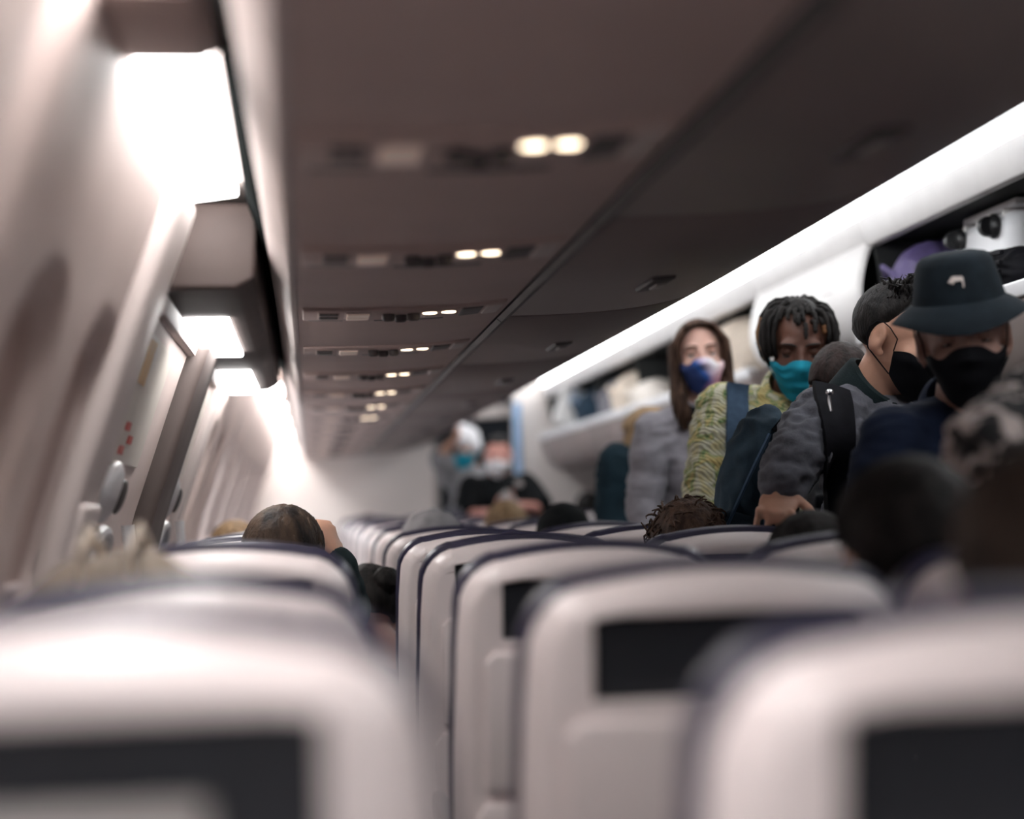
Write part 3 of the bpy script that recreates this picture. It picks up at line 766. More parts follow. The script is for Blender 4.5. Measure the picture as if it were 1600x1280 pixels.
def cap_hair(mb, h, cover, th=0.010, amp=0.004, freq=60.0, seed=0.0, c=(0, -0.018, 0.034), r=(0.078, 0.100, 0.090), n=80, m=48, stretch=(1, 1, 0.35)):
    """scalp-hugging hair: outside 'cover' the shell dives under the skin"""
    vs_ = []
    for i in range(m + 1):
        t = math.pi * i / m
        for j in range(n):
            a = 2 * math.pi * j / n
            d = Vector((math.sin(t) * math.cos(a), math.sin(t) * math.sin(a), math.cos(t)))
            w = min(max(cover(d), 0), 1)
            q = Vector((d.x * stretch[0], d.y * stretch[1], d.z * stretch[2])) * freq * 0.1 + Vector((seed, 0, 0))
            nz = noise.noise(q) + 0.6 * noise.noise(q * 2.3)
            f = 0.86 + (0.14 + (th + amp * nz) / 0.09) * (w * w * (3 - 2 * w))
            vs_.append(h.w(Vector((c[0] + r[0] * d.x * f, c[1] + r[1] * d.y * f, c[2] + r[2] * d.z * f))))
    f = [(i * n + j, i * n + (j + 1) % n, (i + 1) * n + (j + 1) % n, (i + 1) * n + j) for i in range(m) for j in range(n)]
    mb.add(vs_, f)

def strand(mb, h, pts, r0, r1, n=5, world=False):
    k = len(pts); q = [Vector(p) if world else h.w(p) for p in pts]
    mb.tube(q, [r0 + (r1 - r0) * i / (k - 1) for i in range(k)], n)

def scalp(d, out=0.0): return Vector((0, -0.016, 0.030)) + Vector((d.x * (0.076 + out), d.y * (0.099 + out), d.z * (0.090 + out)))

cover_full = lambda d: (d.z - (-0.15 if d.y < 0.1 else -0.15 + 0.75 * min(1, (d.y - 0.1) / 0.45))) / 0.12   # hair of a head seen from behind
cover_back = lambda d: (d.z - (-0.72 if d.y < -0.1 else -0.72 + 1.27 * min(1, (d.y + 0.1) / 0.6))) / 0.12

def face_parts(h, parent, skin, look='down', brow=True):
    for s in (-1, 1):
        e = MB(); h.ell(e, (s * 0.032, 0.0635, 0.013), (0.0135, 0.0125, 0.0125))
        eye = link('eye', e, 'eyew', parent)
        dz = -0.004 if look == 'down' else 0.0
        i = MB(); h.ell(i, (s * 0.032, 0.0713 if look == 'down' else 0.0730, 0.013 + dz), (0.0058, 0.0042, 0.0058)); link('iris', i, 'iris', eye)
        l = MB(); lo = 0.0128 if look == 'down' else 0.0125
        h.ell(l, (s * 0.032, 0.0640, 0.0150 if look == 'down' else 0.0205), (0.0158, 0.0142, lo)); link('eyelid', l, skin, parent)
        b = MB(); zb = 0.0035 if look == 'down' else 0.0115
        b.tube([h.w((s * 0.032 + u * 0.0150, 0.0772 - 0.004 * abs(u) ** 2, zb - 0.001 * u * u - (0.0 if look == 'down' else 0.003 * (1 - u * u) * -1))) for u in (-1, -0.5, 0, 0.5, 1)], [0.0007, 0.0014, 0.0016, 0.0015, 0.0008], 6)
        link('eyelashes', b, 'lash', parent)
        if brow:
            w = MB(); w.tube([h.w((s * (0.032 + u * 0.021), 0.0875 - 0.007 * (0.5 + u / 2) ** 2 - (0.004 if u > 0.6 else 0), 0.0360 + 0.004 * (1 - (u - 0.2) ** 2))) for u in (-1, -0.5, 0, 0.5, 1)], [0.0014, 0.0026, 0.0027, 0.0022, 0.0009], 6, True, 1.0)
            link('eyebrow', w, 'lash', parent)

def mask_mesh(me_body, h, top=-0.004, ears=-0.020, bot=-0.122, botear=-0.072, phi=68, off=0.005, n=40, m=26, pleat=0.0, cup=0.0):
    """face mask tented over nose and chin: cast onto the face, then stretched taut"""
    bvh = BVHTree.FromPolygons([v.co for v in me_body.vertices], [p.vertices[:] for p in me_body.polygons])
    rr = [[0.0] * (n + 1) for _ in range(m + 1)]; zz = [[0.0] * (n + 1) for _ in range(m + 1)]; aa = []
    for i in range(n + 1):
        u = -1 + 2 * i / n; aa.append(R(phi) * u)
    for j in range(m + 1):
        for i in range(n + 1):
            u = -1 + 2 * i / n; t = j / m
            zt = top + (ears - top) * abs(u) ** 1.5 - 0.016 * math.exp(-((abs(u) - 0.42) / 0.18) ** 2); zb = bot + (botear - bot) * abs(u) ** 1.8
            z = zt + (zb - zt) * t; zz[j][i] = z
            d = Vector((math.sin(aa[i]), math.cos(aa[i]), 0)); zr = max(z, -0.104)
            hit = bvh.ray_cast(h.w(d * 0.30 + Vector((0, 0, zr))), h.m @ (-d), 0.4)
            r = (h.l(hit[0]) - Vector((0, 0, zr))).length if hit[0] is not None else 0.07
            if z < -0.104: r *= 1 - 2.2 * (-0.104 - z) / 0.1
            rr[j][i] = r
    base = [row[:] for row in rr]
    for it in range(40):
        nr = [row[:] for row in rr]
        for j in range(m + 1):
            for i in range(n + 1):
                s_, c_ = 0.0, 0
                for dj, di in ((1, 0), (-1, 0), (0, 1), (0, -1)):
                    a, b = j + dj, i + di
                    if 0 <= a <= m and 0 <= b <= n: s_ += rr[a][b]; c_ += 1
                nr[j][i] = max(base[j][i], s_ / c_)
        rr = nr
    v = []
    for lay in (0, 1):
        for j in range(m + 1):
            for i in range(n + 1):
                t = j / m; u = -1 + 2 * i / n
                o = off - 0.0022 * lay
                if pleat: o += pleat * math.sin(t * math.pi * 7) * (1 - abs(u) ** 3) * (1 if 0.1 < t < 0.9 else 0.3)
                if cup: o += cup * math.sin(math.pi * t) * (1 - u * u)
                r = rr[j][i] + o; d = Vector((math.sin(aa[i]), math.cos(aa[i]), 0))
                v.append(h.w(d * r + Vector((0, 0, zz[j][i]))))
    q = n + 1; N = q * (m + 1); f = []
    for j in range(m):
        for i in range(n):
            a = j * q + i; f.append((a, a + 1, a + q + 1, a + q)); f.append((N + a, N + a + q, N + a + q + 1, N + a + 1))
    edge = [(0, i) for i in range(n + 1)] + [(j, n) for j in range(1, m + 1)] + [(m, i) for i in range(n - 1, -1, -1)] + [(j, 0) for j in range(m - 1, 0, -1)]
    ids = [j * q + i for j, i in edge]
    for a, b in zip(ids, ids[1:] + ids[:1]): f.append((a, b, N + b, N + a))
    mb = MB().add(v, f)
    corner = {(s, e): v[(0 if e == 0 else m) * q + (0 if s < 0 else n)] for s in (-1, 1) for e in (0, 1)}
    return mb, corner

def add_mask(body, h, m, **kw):
    mb, cn = mask_mesh(body.data, h, **kw)
    mk = link('face_mask', mb, m, body, 60)
    for s in (-1, 1):
        e = MB(); e.tube([cn[(s, 0)], h.w((s * 0.077, 0.030, 0.008)), h.w((s * 0.082, 0.008, 0.028)), h.w((s * 0.086, -0.008, 0.036)), h.w((s * 0.088, -0.024, 0.034)), h.w((s * 0.087, -0.038, 0.018)), h.w((s * 0.085, -0.041, -0.005)), h.w((s * 0.081, -0.032, -0.028)), h.w((s * 0.076, -0.010, -0.044)), cn[(s, 1)]], 0.0016, 6)
        link('ear_loop', e, m, mk)
    return mk

def person(label, J, head, skin, top, bottom=None, voxel=0.0065, gt=0.014, hands=None, short=False, wr_amp=0.004, tw=1.0, collar=None, face=True, k=1.0, shoes=True, sit=False, trousers=True, topname='sweater', group=None, wr_scale=14):
    """J: joints in world space - nb (neck base), pel, sl/sr shoulders, el*/wr* arms, hip*/kn*/an* legs, fwd"""
    mb = MB(); head_prims(mb, head)
    nk = head.w((0, -0.022, -0.06))
    mb.cap(nk, J['nb'] + Vector((0, 0, -0.02)), 0.053 * k, 0.060 * k)
    torso_prims(mb, J, 0.0, k, tw)
    for s in 'lr':
        arm_prims(mb, J['s' + s], J['e' + s], J['w' + s], 0.0, k)
        leg_prims(mb, J['h' + s], J['k' + s], J['a' + s], 0.0, k)
        hd = (hands or {}).get(s)
        d = (J['w' + s] - J['e' + s]).normalized()
        if hd: hand_prims(mb, J['w' + s], hd[0], hd[1], hd[2], hd[3])
        else: hand_prims(mb, J['w' + s], d, J['fwd'] * 0.2 + Vector((0.9 if s == 'l' else -0.9, 0, 0)), 1 if s == 'l' else -1, 30)
    me = remesh(mb, voxel, 5)
    if face: face_deform(me, head)
    body = link('person', me, skin, None, 180)
    tag(body, label, 'person', group)
    g = MB(); torso_prims(g, J, gt, k, tw)
    for s in 'lr':
        w = J['w' + s].copy()
        if short: w = J['e' + s].lerp(J['w' + s], 0.02)
        if short:
            g.cap(J['s' + s], J['s' + s].lerp(J['e' + s], 0.85), 0.056 * k + gt, 0.052 * k + gt * 1.4)
        else:
            arm_prims(g, J['s' + s], J['e' + s], J['e' + s].lerp(w, 0.93), gt, k)
    gm = remesh(g, max(voxel, 0.0075), 4)
    wrinkle(gm, wr_amp, wr_scale * 0.55, (1.0, 1.0, 1.5), random.uniform(0, 40)); wrinkle(gm, wr_amp * 0.7, wr_scale, (0.7, 0.7, 2.2), random.uniform(0, 40))
    tp = link(topname, gm, top, body, 180)
    if collar: link('collar', collar_mesh(J, head, *collar[1:]), collar[0], body, 60)
    if trousers:
        t = MB()
        up = (J['nb'] - J['pel']).normalized()
        t.ell(J['pel'], (0.172 * tw, 0.132, 0.13))
        for s in 'lr': leg_prims(t, J['h' + s], J['k' + s], J['k' + s].lerp(J['a' + s], 0.94), 0.012, k)
        tm = remesh(t, 0.015, 4)
        link('trousers', tm, bottom or MT['jeans'], body, 180)
    if shoes:
        for s in 'lr':
            a = J['a' + s]; f = J['fwd'].copy(); f.z = 0; f.normalize(); sd = Vector((f.y, -f.x, 0)); rot = Matrix((sd, f, Vector((0, 0, 1)))).transposed()
            b = MB(); b.ell(a + f * 0.055 + Vector((0, 0, 0.045 - a.z)), (0.046, 0.135, 0.045), rot); b.ell(a + f * 0.02 + Vector((0, 0, 0.075 - a.z)), (0.045, 0.06, 0.06), rot)
            sm_ = remesh(b, 0.012, 3)
            for v in sm_.vertices: v.co.z = max(v.co.z, 0.002)
            link('shoe', sm_, 'blackp', body, 180)
    return body, tp

def collar_mesh(J, head, r=0.075, h=0.05, tilt=0.0, th=0.014):
    nb = J['nb']; ax = (head.w((0, -0.02, -0.07)) - nb).normalized()
    f = (J['fwd'] - ax * J['fwd'].dot(ax)).normalized(); sd = f.cross(ax)
    mb = MB(); v = []; n = 36
    prof = [(r + 0.012, -0.03), (r + 0.004, h * 0.5), (r - 0.002, h), (r - th * 0.7, h + 0.004), (r - th, h * 0.6), (r - th, -0.03)]
    for rr, z in prof:
        for j in range(n):
            a = 2 * math.pi * j / n; front = max(0, math.sin(a))
            v.append(nb + sd * rr * math.cos(a) * 0.98 + f * (rr * math.sin(a) + 0.01) + ax * (z - tilt * front * (1 if z > 0 else 0.4)))
    k = len(prof)
    mb.add(v, [(i * n + j, i * n + (j + 1) % n, ((i + 1) % k) * n + (j + 1) % n, ((i + 1) % k) * n + j) for i in range(k) for j in range(n)])
    return mb

def standing(head, lean_to=None, fwd=(0, -1, 0), sw=0.20, hgt=None, pel=None, feet=None, turn=0.0, drop=0.0):
    """joints of an upright figure below a given head; image-left side is 'l' (world -x when facing the camera)"""
    f = Vector(fwd).normalized(); nb = head.w((0, -0.035, -0.165)) - Vector((0, 0, drop))
    side = Vector((-f.y, f.x, 0)) * -1           # facing -y -> side = -x direction ... l is world -x
    l = Vector((f.y, -f.x, 0)); 
    J = dict(fwd=f, nb=nb)
    pz = max(0.86, nb.z - 0.56)
    J['pel'] = Vector(pel) if pel else Vector((nb.x, nb.y + 0.02, pz)) - f * 0.02
    J['sl'] = nb + l * sw + Vector((0, 0, -0.055)); J['sr'] = nb - l * sw + Vector((0, 0, -0.055))
    for s, sg in (('l', 1), ('r', -1)):
        J['e' + s] = J['s' + s] + l * sg * 0.05 + Vector((0, 0, -0.28)) - f * 0.02
        J['w' + s] = J['e' + s] + f * 0.08 + Vector((0, 0, -0.25))
        ft = Vector(feet) if feet else Vector((J['pel'].x, J['pel'].y, 0))
        J['h' + s] = J['pel'] + l * sg * 0.085 + Vector((0, 0, -0.05))
        J['a' + s] = Vector((ft.x, ft.y, 0.08)) + l * sg * 0.09
        J['k' + s] = J['h' + s].lerp(J['a' + s], 0.5) + f * 0.03
    return J

def seated(head, seat_x, seat_y, sw=0.18):
    """joints of a passenger sitting in a seat, facing forward"""
    nb = head.w((0, -0.035, -0.165)); J = dict(fwd=Vector((0, 1, 0)), nb=nb)
    nb = J['nb'] = Vector((nb.x * 0.6 + seat_x * 0.4, max(nb.y, seat_y + 0.26), nb.z))
    J['pel'] = Vector((seat_x, seat_y + 0.38, 0.58))
    for s, sg in (('l', -1), ('r', 1)):
        J['s' + s] = nb + Vector((sg * sw, 0.01, -0.06))
        J['e' + s] = J['s' + s] + Vector((sg * 0.02, 0.08, -0.26))
        J['w' + s] = J['e' + s] + Vector((-sg * 0.05, 0.20, -0.02))
        J['h' + s] = J['pel'] + Vector((sg * 0.085, 0.02, -0.03))
        J['k' + s] = Vector((seat_x + sg * 0.10, seat_y + 0.75, 0.52))
        J['a' + s] = Vector((seat_x + sg * 0.10, seat_y + 0.72, 0.09))
    return J

def ribbon(mb, me_obj, pts, width, th=0.006, lift=0.006, ray=Vector((0, 1, 0)), side=None):
    """strap laid on a garment: its centre line and both edges are cast onto the cloth"""
    me = me_obj.data
    bvh = BVHTree.FromPolygons([v.co for v in me.vertices], [p.vertices[:] for p in me.polygons])
    pts = [Vector(p) for p in pts]; rows = []
    dense = []
    for a, b in zip(pts, pts[1:]):
        n = max(2, int((b - a).length / 0.015))
        dense += [a.lerp(b, i / n) for i in range(n)]
    dense.append(pts[-1]); last = None
    for i, p in enumerate(dense):
        t = (dense[min(i + 1, len(dense) - 1)] - dense[max(i - 1, 0)]).normalized()
        s = side or t.cross(ray).normalized(); row = []
        for e in (-0.5, 0, 0.5):
            o = p + s * width * e; o2 = o - ray * 0.6
            hit = bvh.ray_cast(o2, ray, 1.5)
            q = hit[0] if hit[0] is not None else (last[len(row)] + (dense[i] - dense[i - 1]) if last else o)
            row.append(q)
        y = sum((r - o_).dot(ray) for r, o_ in zip(row, row)) 
        rows.append(row); last = row
    for _ in range(4):
        rows = [[(rows[max(i - 1, 0)][j] + rows[i][j] * 2 + rows[min(i + 1, len(rows) - 1)][j]) / 4 for j in range(3)] for i in range(len(rows))]
    v = []
    for row in rows:
        v += [r - ray * (lift + th) for r in row] + [r - ray * (lift - 0.012) for r in row[::-1]]
    n = 6; f = [(i * n + j, i * n + (j + 1) % n, (i + 1) * n + (j + 1) % n, (i + 1) * n + j) for i in range(len(rows) - 1) for j in range(n)]
    f += [tuple(range(n)), tuple(range((len(rows) - 1) * n, len(rows) * n))]
    mb.add(v, f); return rows

SK = dict(
    light=skin_mat('skin_light', (0.62, 0.38, 0.31)), warm=skin_mat('skin_warm', (0.52, 0.285, 0.20)), tan=skin_mat('skin_tan', (0.40, 0.215, 0.16)),
    dark=skin_mat('skin_dark', (0.115, 0.050, 0.034)), mid=skin_mat('skin_mid', (0.30, 0.17, 0.135)), pink=skin_mat('skin_pink', (0.62, 0.30, 0.25)))
MT['jeans'] = mat('denim', (0.018, 0.036, 0.058), 0.85, var=0.25, vscale=30, bump=0.2, bscale=500, spec=0.12)
MT['denim2'] = mat('denim_pack', (0.030, 0.050, 0.070), 0.8, var=0.35, vscale=9, bump=0.2, bscale=400, spec=0.12)
MT['greyknit'] = mat('grey_wool', (0.28, 0.265, 0.295), 0.9, var=0.10, vscale=40, bump=0.25, bscale=420, sheen=0.15, spec=0.12)
MT['charcoal'] = mat('charcoal_fleece', (0.10, 0.10, 0.118), 0.9, var=0.15, vscale=30, bump=0.25, bscale=380, sheen=0.1, spec=0.12)
MT['navy'] = mat('navy_cotton', (0.009, 0.014, 0.032), 0.85, var=0.2, vscale=12, bump=0.15, bscale=400, spec=0.12)
MT['black'] = mat('black_cloth', (0.008, 0.009, 0.010), 0.85, var=0.2, vscale=20, bump=0.15, bscale=400, spec=0.12)
MT['blackmask'] = mat('black_mask_cloth', (0.006, 0.006, 0.008), 0.85, var=0.15, bump=0.1, bscale=500, spec=0.12)
MT['hat'] = mat('hat_cotton', (0.010, 0.015, 0.020), 0.85, var=0.15, vscale=25, bump=0.2, bscale=500, spec=0.12)
MT['teal'] = mat('dark_teal_coat', (0.012, 0.026, 0.036), 0.85, var=0.2, vscale=15, spec=0.12)
MT['green'] = mat('dark_green_hood', (0.014, 0.022, 0.024), 0.9, var=0.2, vscale=20, bump=0.2, bscale=400, spec=0.12)
MT['surgical'] = mat('blue_mask_paper', (0.02, 0.30, 0.42), 0.8, var=0.10, vscale=20, bump=0.1, bscale=300, spec=0.12)
MT['whitemask'] = mat('white_mask_paper', (0.75, 0.74, 0.76), 0.8, var=0.03, bump=0.05, bscale=300, spec=0.12)
MT['strapblue'] = mat('blue_webbing', (0.065, 0.105, 0.165), 0.8, var=0.1, vscale=60, bump=0.2, bscale=500, spec=0.12)
MT['blackpack'] = mat('black_nylon', (0.008, 0.008, 0.011), 0.7, var=0.2, vscale=30, bump=0.1, bscale=500, spec=0.12)
MT['greyhood'] = mat('grey_hood_jersey', (0.26, 0.25, 0.26), 0.9, var=0.12, vscale=25, bump=0.2, bscale=400, spec=0.12)
MT['tiedye'] = ramp_mat('patterned_knit', [(0.28, (0.62, 0.46, 0.16)), (0.42, (0.68, 0.58, 0.27)), (0.445, (0.36, 0.42, 0.18)), (0.46, (0.10, 0.24, 0.10)), (0.48, (0.52, 0.50, 0.24)), (0.54, (0.72, 0.71, 0.58)), (0.64, (0.70, 0.64, 0.36)), (0.78, (0.64, 0.46, 0.16))],
                        17.0, 0.9, (1, 1, 1), 0.6, 0.22, 46.0, 4.0, 0.8)
MT['fuzzy'] = ramp_mat('black_white_fleece', [(0.44, (0.010, 0.010, 0.011)), (0.51, (0.03, 0.028, 0.028)), (0.56, (0.46, 0.39, 0.37)), (0.70, (0.62, 0.54, 0.52))], 24.0, 0.95, None, 0, 0, 10, 2.0, 0.4)
MT['camo'] = MT['fuzzy']
MT['tiedmask'] = ramp_mat('blue_pink_white_mask', [(0.30, (0.012, 0.06, 0.30)), (0.44, (0.03, 0.10, 0.36)), (0.52, (0.52, 0.30, 0.40)), (0.60, (0.70, 0.62, 0.66)), (0.75, (0.70, 0.68, 0.70))], 16.0, 0.85, None, 0, 0, 10, 1.5, 0.2)
def hair_mat(name, c1, c2, sc=60): return mat(name, c1, 0.62, spec=0.18, var=0.2, col2=c2, vscale=sc, bump=0.3, bscale=200, stretch=(1, 1, 0.25))
HM = dict(brown=hair_mat('hair_brown', (0.040, 0.022, 0.016), (0.105, 0.060, 0.042)), black=hair_mat('hair_black', (0.006, 0.005, 0.005), (0.018, 0.015, 0.014)),
          blonde=hair_mat('hair_blonde', (0.16, 0.10, 0.055), (0.34, 0.23, 0.13)), darkbrown=hair_mat('hair_dark_brown', (0.016, 0.011, 0.009), (0.045, 0.030, 0.022)),
          streak=hair_mat('hair_streaked', (0.014, 0.010, 0.009), (0.085, 0.055, 0.038), 26), gold=hair_mat('dread_gold', (0.15, 0.065, 0.028), (0.27, 0.145, 0.07)))
# ------------------------------------------------------------------ the people standing in the aisle
V = Vector
def yaw_cam(p): return 180 - math.degrees(math.atan2(p.x, p.y))     # yaw that would face the lens

# --- woman in grey, blue and pink mask
c = P(1094, 561, 5.2); h = Head(c, yaw_cam(c) + 5, 2, 3, 0.98)
J = standing(h, sw=0.165, pel=(1.30, 5.25, 0.88), feet=(1.36, 5.25, 0))
J['sl'] = P(1022, 676, 5.22); J['sr'] = P(1178, 680, 5.24); J['el'] = P(1006, 790, 5.2); J['wl'] = P(1030, 885, 5.08)
J['er'] = P(1192, 800, 5.22); J['wr'] = P(1180, 890, 5.1)
b, t = person('woman with long brown hair in a grey sweater and blue pink mask', J, h, SK['light'], MT['greyknit'], wr_amp=0.006, collar=('black', 0.080, 0.04, 0.03), face=True, tw=0.92)
face_parts(h, b, SK['light'], 'ahead')
pm_ = mat('printed_mask', (0.7, 0.66, 0.68), 0.85)
nt = pm_.node_tree; bs = nt.nodes['Principled BSDF']
nz_ = nt.nodes['Mapping']
sep = nt.nodes.new('ShaderNodeSeparateXYZ'); nz_.inputs['Location'].default_value = (-c.x, -c.y, -c.z)
nt.links.new(nz_.outputs[0], sep.inputs[0])
def lin(ax, ay, off):
    a = nt.nodes.new('ShaderNodeMath'); a.operation = 'MULTIPLY'; a.inputs[1].default_value = ax; nt.links.new(sep.outputs['X'], a.inputs[0])
    b_ = nt.nodes.new('ShaderNodeMath'); b_.operation = 'MULTIPLY_ADD'; b_.inputs[1].default_value = ay; nt.links.new(sep.outputs['Z'], b_.inputs[0]); nt.links.new(a.outputs[0], b_.inputs[2])
    d = nt.nodes.new('ShaderNodeMath'); d.operation = 'ADD'; d.inputs[1].default_value = off; nt.links.new(b_.outputs[0], d.inputs[0]); return d
g1 = lin(9.0, 7.5, 0.86)
r1 = nt.nodes.new('ShaderNodeValToRGB'); nt.links.new(g1.outputs[0], r1.inputs[0])
for e, (p_, cc) in zip([r1.color_ramp.elements[0], r1.color_ramp.elements[1], r1.color_ramp.elements.new(0.5), r1.color_ramp.elements.new(0.62)],
                       [(0.18, (0.01, 0.03, 0.13, 1)), (0.85, (0.76, 0.74, 0.76, 1)), (0.34, (0.012, 0.09, 0.36, 1)), (0.55, (0.52, 0.42, 0.56, 1))]): e.position = p_; e.color = cc
g2 = lin(11.0, -6.0, -0.30)
r2 = nt.nodes.new('ShaderNodeValToRGB'); nt.links.new(g2.outputs[0], r2.inputs[0]); r2.color_ramp.elements[0].position = 0.1; r2.color_ramp.elements[1].position = 0.75
mx = nt.nodes.new('ShaderNodeMixRGB'); nt.links.new(r2.outputs[0], mx.inputs[0]); nt.links.new(r1.outputs[0], mx.inputs[1]); mx.inputs[2].default_value = (0.72, 0.26, 0.34, 1)
nt.links.new(mx.outputs[0], bs.inputs['Base Color'])
add_mask(b, h, pm_, top=0.000, cup=0.010, phi=72)
# hair parted in the middle, falling past the shoulders
hm = MB(); cap_hair(hm, h, lambda d: (d.z - (-0.5 if d.y < 0.05 else -0.5 + 1.32 * min(1, (d.y - 0.05) / 0.55))) / 0.10, 0.010, 0.002, 90, 1.0)
rn = random.Random(5)
for s in (-1, 1):
    for i in range(130):
        u = rn.random(); y0 = 0.062 - 0.125 * u; w = rn.random()
        sp = V((s * 0.012 * rn.random(), y0 * 0.9, 0.126 - 0.55 * (y0 + 0.02) ** 2 * 6 * 0.5))
        out = 0.081 + 0.016 * w; fy = 0.066 - 0.145 * u
        ln = (-0.185 if s > 0 else -0.15) - 0.045 * rn.random()
        pts = [sp, V((s * 0.048, fy + 0.012, 0.106 - 0.01 * u)), V((s * (out - 0.006), fy * 0.95 + 0.004, 0.052)), V((s * out, fy * 0.75, -0.01)), V((s * (out + 0.002), fy * 0.62, -0.075)),
               V((s * (out - 0.022 + 0.03 * w), fy * 0.6 + 0.02, -0.12)), V((s * (0.048 + 0.055 * w), fy * 0.6 + 0.045, ln))]
        strand(hm, h, pts, 0.0072, 0.0035, 5)
for s in (-1, 1):
    h.ell(hm, (s * 0.080, 0.004, -0.030), (0.014, 0.048, 0.085)); h.ell(hm, (s * 0.072, 0.012, -0.115), (0.020, 0.045, 0.065))
link('hair', hm, HM['brown'], b, 180)

# --- man with dreadlocks, patterned knit, blue mask
c = P(1247, 546, 4.3); h = Head(c, yaw_cam(c) + 4, 22, -2, 1.04)
J = standing(h, sw=0.18, pel=(1.30, 4.42, 0.88), feet=(1.36, 4.42, 0))
J['nb'] = P(1232, 632, 4.42); J['sl'] = P(1128, 640, 4.37); J['sr'] = P(1345, 650, 4.45); J['el'] = P(1104, 752, 4.36); J['wl'] = P(1112, 850, 4.32)
J['er'] = P(1370, 790, 4.42); J['wr'] = P(1340, 880, 4.36)
b, t = person('man with dreadlocks in a yellow green knit sweater and blue mask', J, h, SK['dark'], MT['tiedye'], wr_amp=0.008, collar=('tiedye', 0.088, 0.075, 0.03, 0.02), gt=0.018)
face_parts(h, b, SK['dark'], 'down')
add_mask(b, h, 'surgical', top=0.004, pleat=0.0022, phi=62, cup=0.004)
dm, tips = MB(), []; rn = random.Random(11); gl = h.m.transposed() @ V((0, 0, -1))
cap_hair(dm, h, lambda d: (d.z - (-0.35 if d.y < 0.0 else -0.35 + 1.05 * min(1, d.y / 0.55) + (0.12 if d.y > 0.3 else 0))) / 0.12, 0.006, 0.002, 60, 3.0)
for i in range(110):
    az = 2 * math.pi * ((i * 0.61803) % 1); el = 0.25 + 0.75 * ((i * 0.37) % 1)
    d = V((math.cos(az) * math.sqrt(1 - el * el), math.sin(az) * math.sqrt(1 - el * el), el)).normalized()
    if d.y > 0.35 and d.z < 0.80 and (i % 4 or d.z < 0.6): continue
    root = scalp(d, 0.002)
    hd = V((d.x, d.y, 0)); hd = hd.normalized() if hd.length > 0.05 else V((1, 0, 0))
    front = hd.y > 0.55
    ln = rn.uniform(0.03, 0.055) if front else rn.uniform(0.09, 0.19)
    lim = rn.uniform(1.03, 1.22)
    pts = [root]; p = root.copy(); v = (d * 0.25 + hd * 0.9).normalized()
    st = 9
    for q in range(st):
        p = p + v * ln / st; 
        v = (v + gl * 0.42 + V((rn.uniform(-.12, .12), rn.uniform(-.12, .12), 0)))
        v.normalize()
        # stay off the scalp
        qv = p - V((0, -0.016, 0.030)); e = V((qv.x / 0.083, qv.y / 0.107, qv.z / 0.097)); 
        L_ = 1.0 if e.length < 1 else (lim if e.length > lim else e.length)
        if p.z > -0.05: p = V((0, -0.016, 0.030)) + V((e.x * 0.083, e.y * 0.107, e.z * 0.097)) * (L_ / e.length)
        pts.append(p.copy())
    r = rn.uniform(0.0055, 0.0075)
    wp = [h.w(q) for q in pts]
    rad = [r * (1 + 0.22 * math.sin(q * 2.6 + i)) for q in range(len(pts))]; rad[-1] *= 0.5
    cut = 5 if (i % 4 == 0 and not front and hd.x > 0.3) or (i % 11 == 0 and abs(hd.x) > 0.6) else 99
    if cut < len(wp): dm.tube(wp[:cut + 1], rad[:cut + 1], 7); tips.append(MB().tube(wp[cut:], rad[cut:], 7))
    else: dm.tube(wp, rad, 7)
hr = link('dreadlocks', dm, HM['black'], b, 180)
for q in tips: link('dreadlock_tip', q, HM['gold'], hr, 180)
st = MB(); ribbon(st, t, [P(1156, 592, 4.3), P(1152, 640, 4.3), P(1150, 690, 4.3), P(1156, 730, 4.3), P(1166, 790, 4.3)], 0.062, 0.006, 0.009)
bp = empty('backpack', (0, 0, 0)); bp.location = (1.24, 4.62, 1.1)
def at(o, ob): ob.parent = o; ob.matrix_parent_inverse = Matrix.Translation(o.location).inverted(); return ob
at(bp, link('shoulder_strap', st, 'strapblue'))
pk = MB(); pk.ell((1.26, 4.66, 1.16), (0.17, 0.08, 0.25)); pk.box((1.26, 4.66, 1.12), (0.28, 0.11, 0.36))
at(bp, link('pack_body', remesh(pk, 0.01, 5), 'strapblue', None, 180))
tag(bp, 'slate blue backpack worn by the man with dreadlocks', 'backpack')

# --- man in charcoal hoodie, head turned aside, black mask
c = P(1409, 533, 3.55); h = Head(c, yaw_cam(c) + 62, 20, 0, 1.0)
J = standing(h, sw=0.19, fwd=(0.35, -0.94, 0), pel=(1.30, 3.62, 0.88), feet=(1.38, 3.62, 0))
J['nb'] = P(1352, 626, 3.62); J['sl'] = P(1284, 654, 3.52); J['sr'] = P(1480, 668, 3.66); J['el'] = P(1240, 720, 3.42); J['wl'] = P(1222, 763, 3.38)
J['er'] = P(1490, 800, 3.6); J['wr'] = P(1450, 860, 3.45)
b, t = person('man in a charcoal hoodie turning aside, hand on a seat top', J, h, SK['warm'], MT['charcoal'], wr_amp=0.008, wr_scale=24, gt=0.016,
              collar=('green', 0.088, 0.065, 0.02, 0.022), voxel=0.005, hands={'l': (V((-0.36, -0.62, -0.62)), V((-0.15, -0.66, 0.72)), -1, 44)})
face_parts(h, b, SK['warm'], 'down')
add_mask(b, h, 'blackmask', top=-0.002, cup=0.010, phi=70)
hm = MB()
fade = lambda d: (d.z - (-1.0 if d.y < -0.35 else -1.0 + 1.35 * min(1, (d.y + 0.35) / 0.85))) / 0.6
cap_hair(hm, h, fade, 0.008, 0.002, 120, 9.0)
rn = random.Random(21)
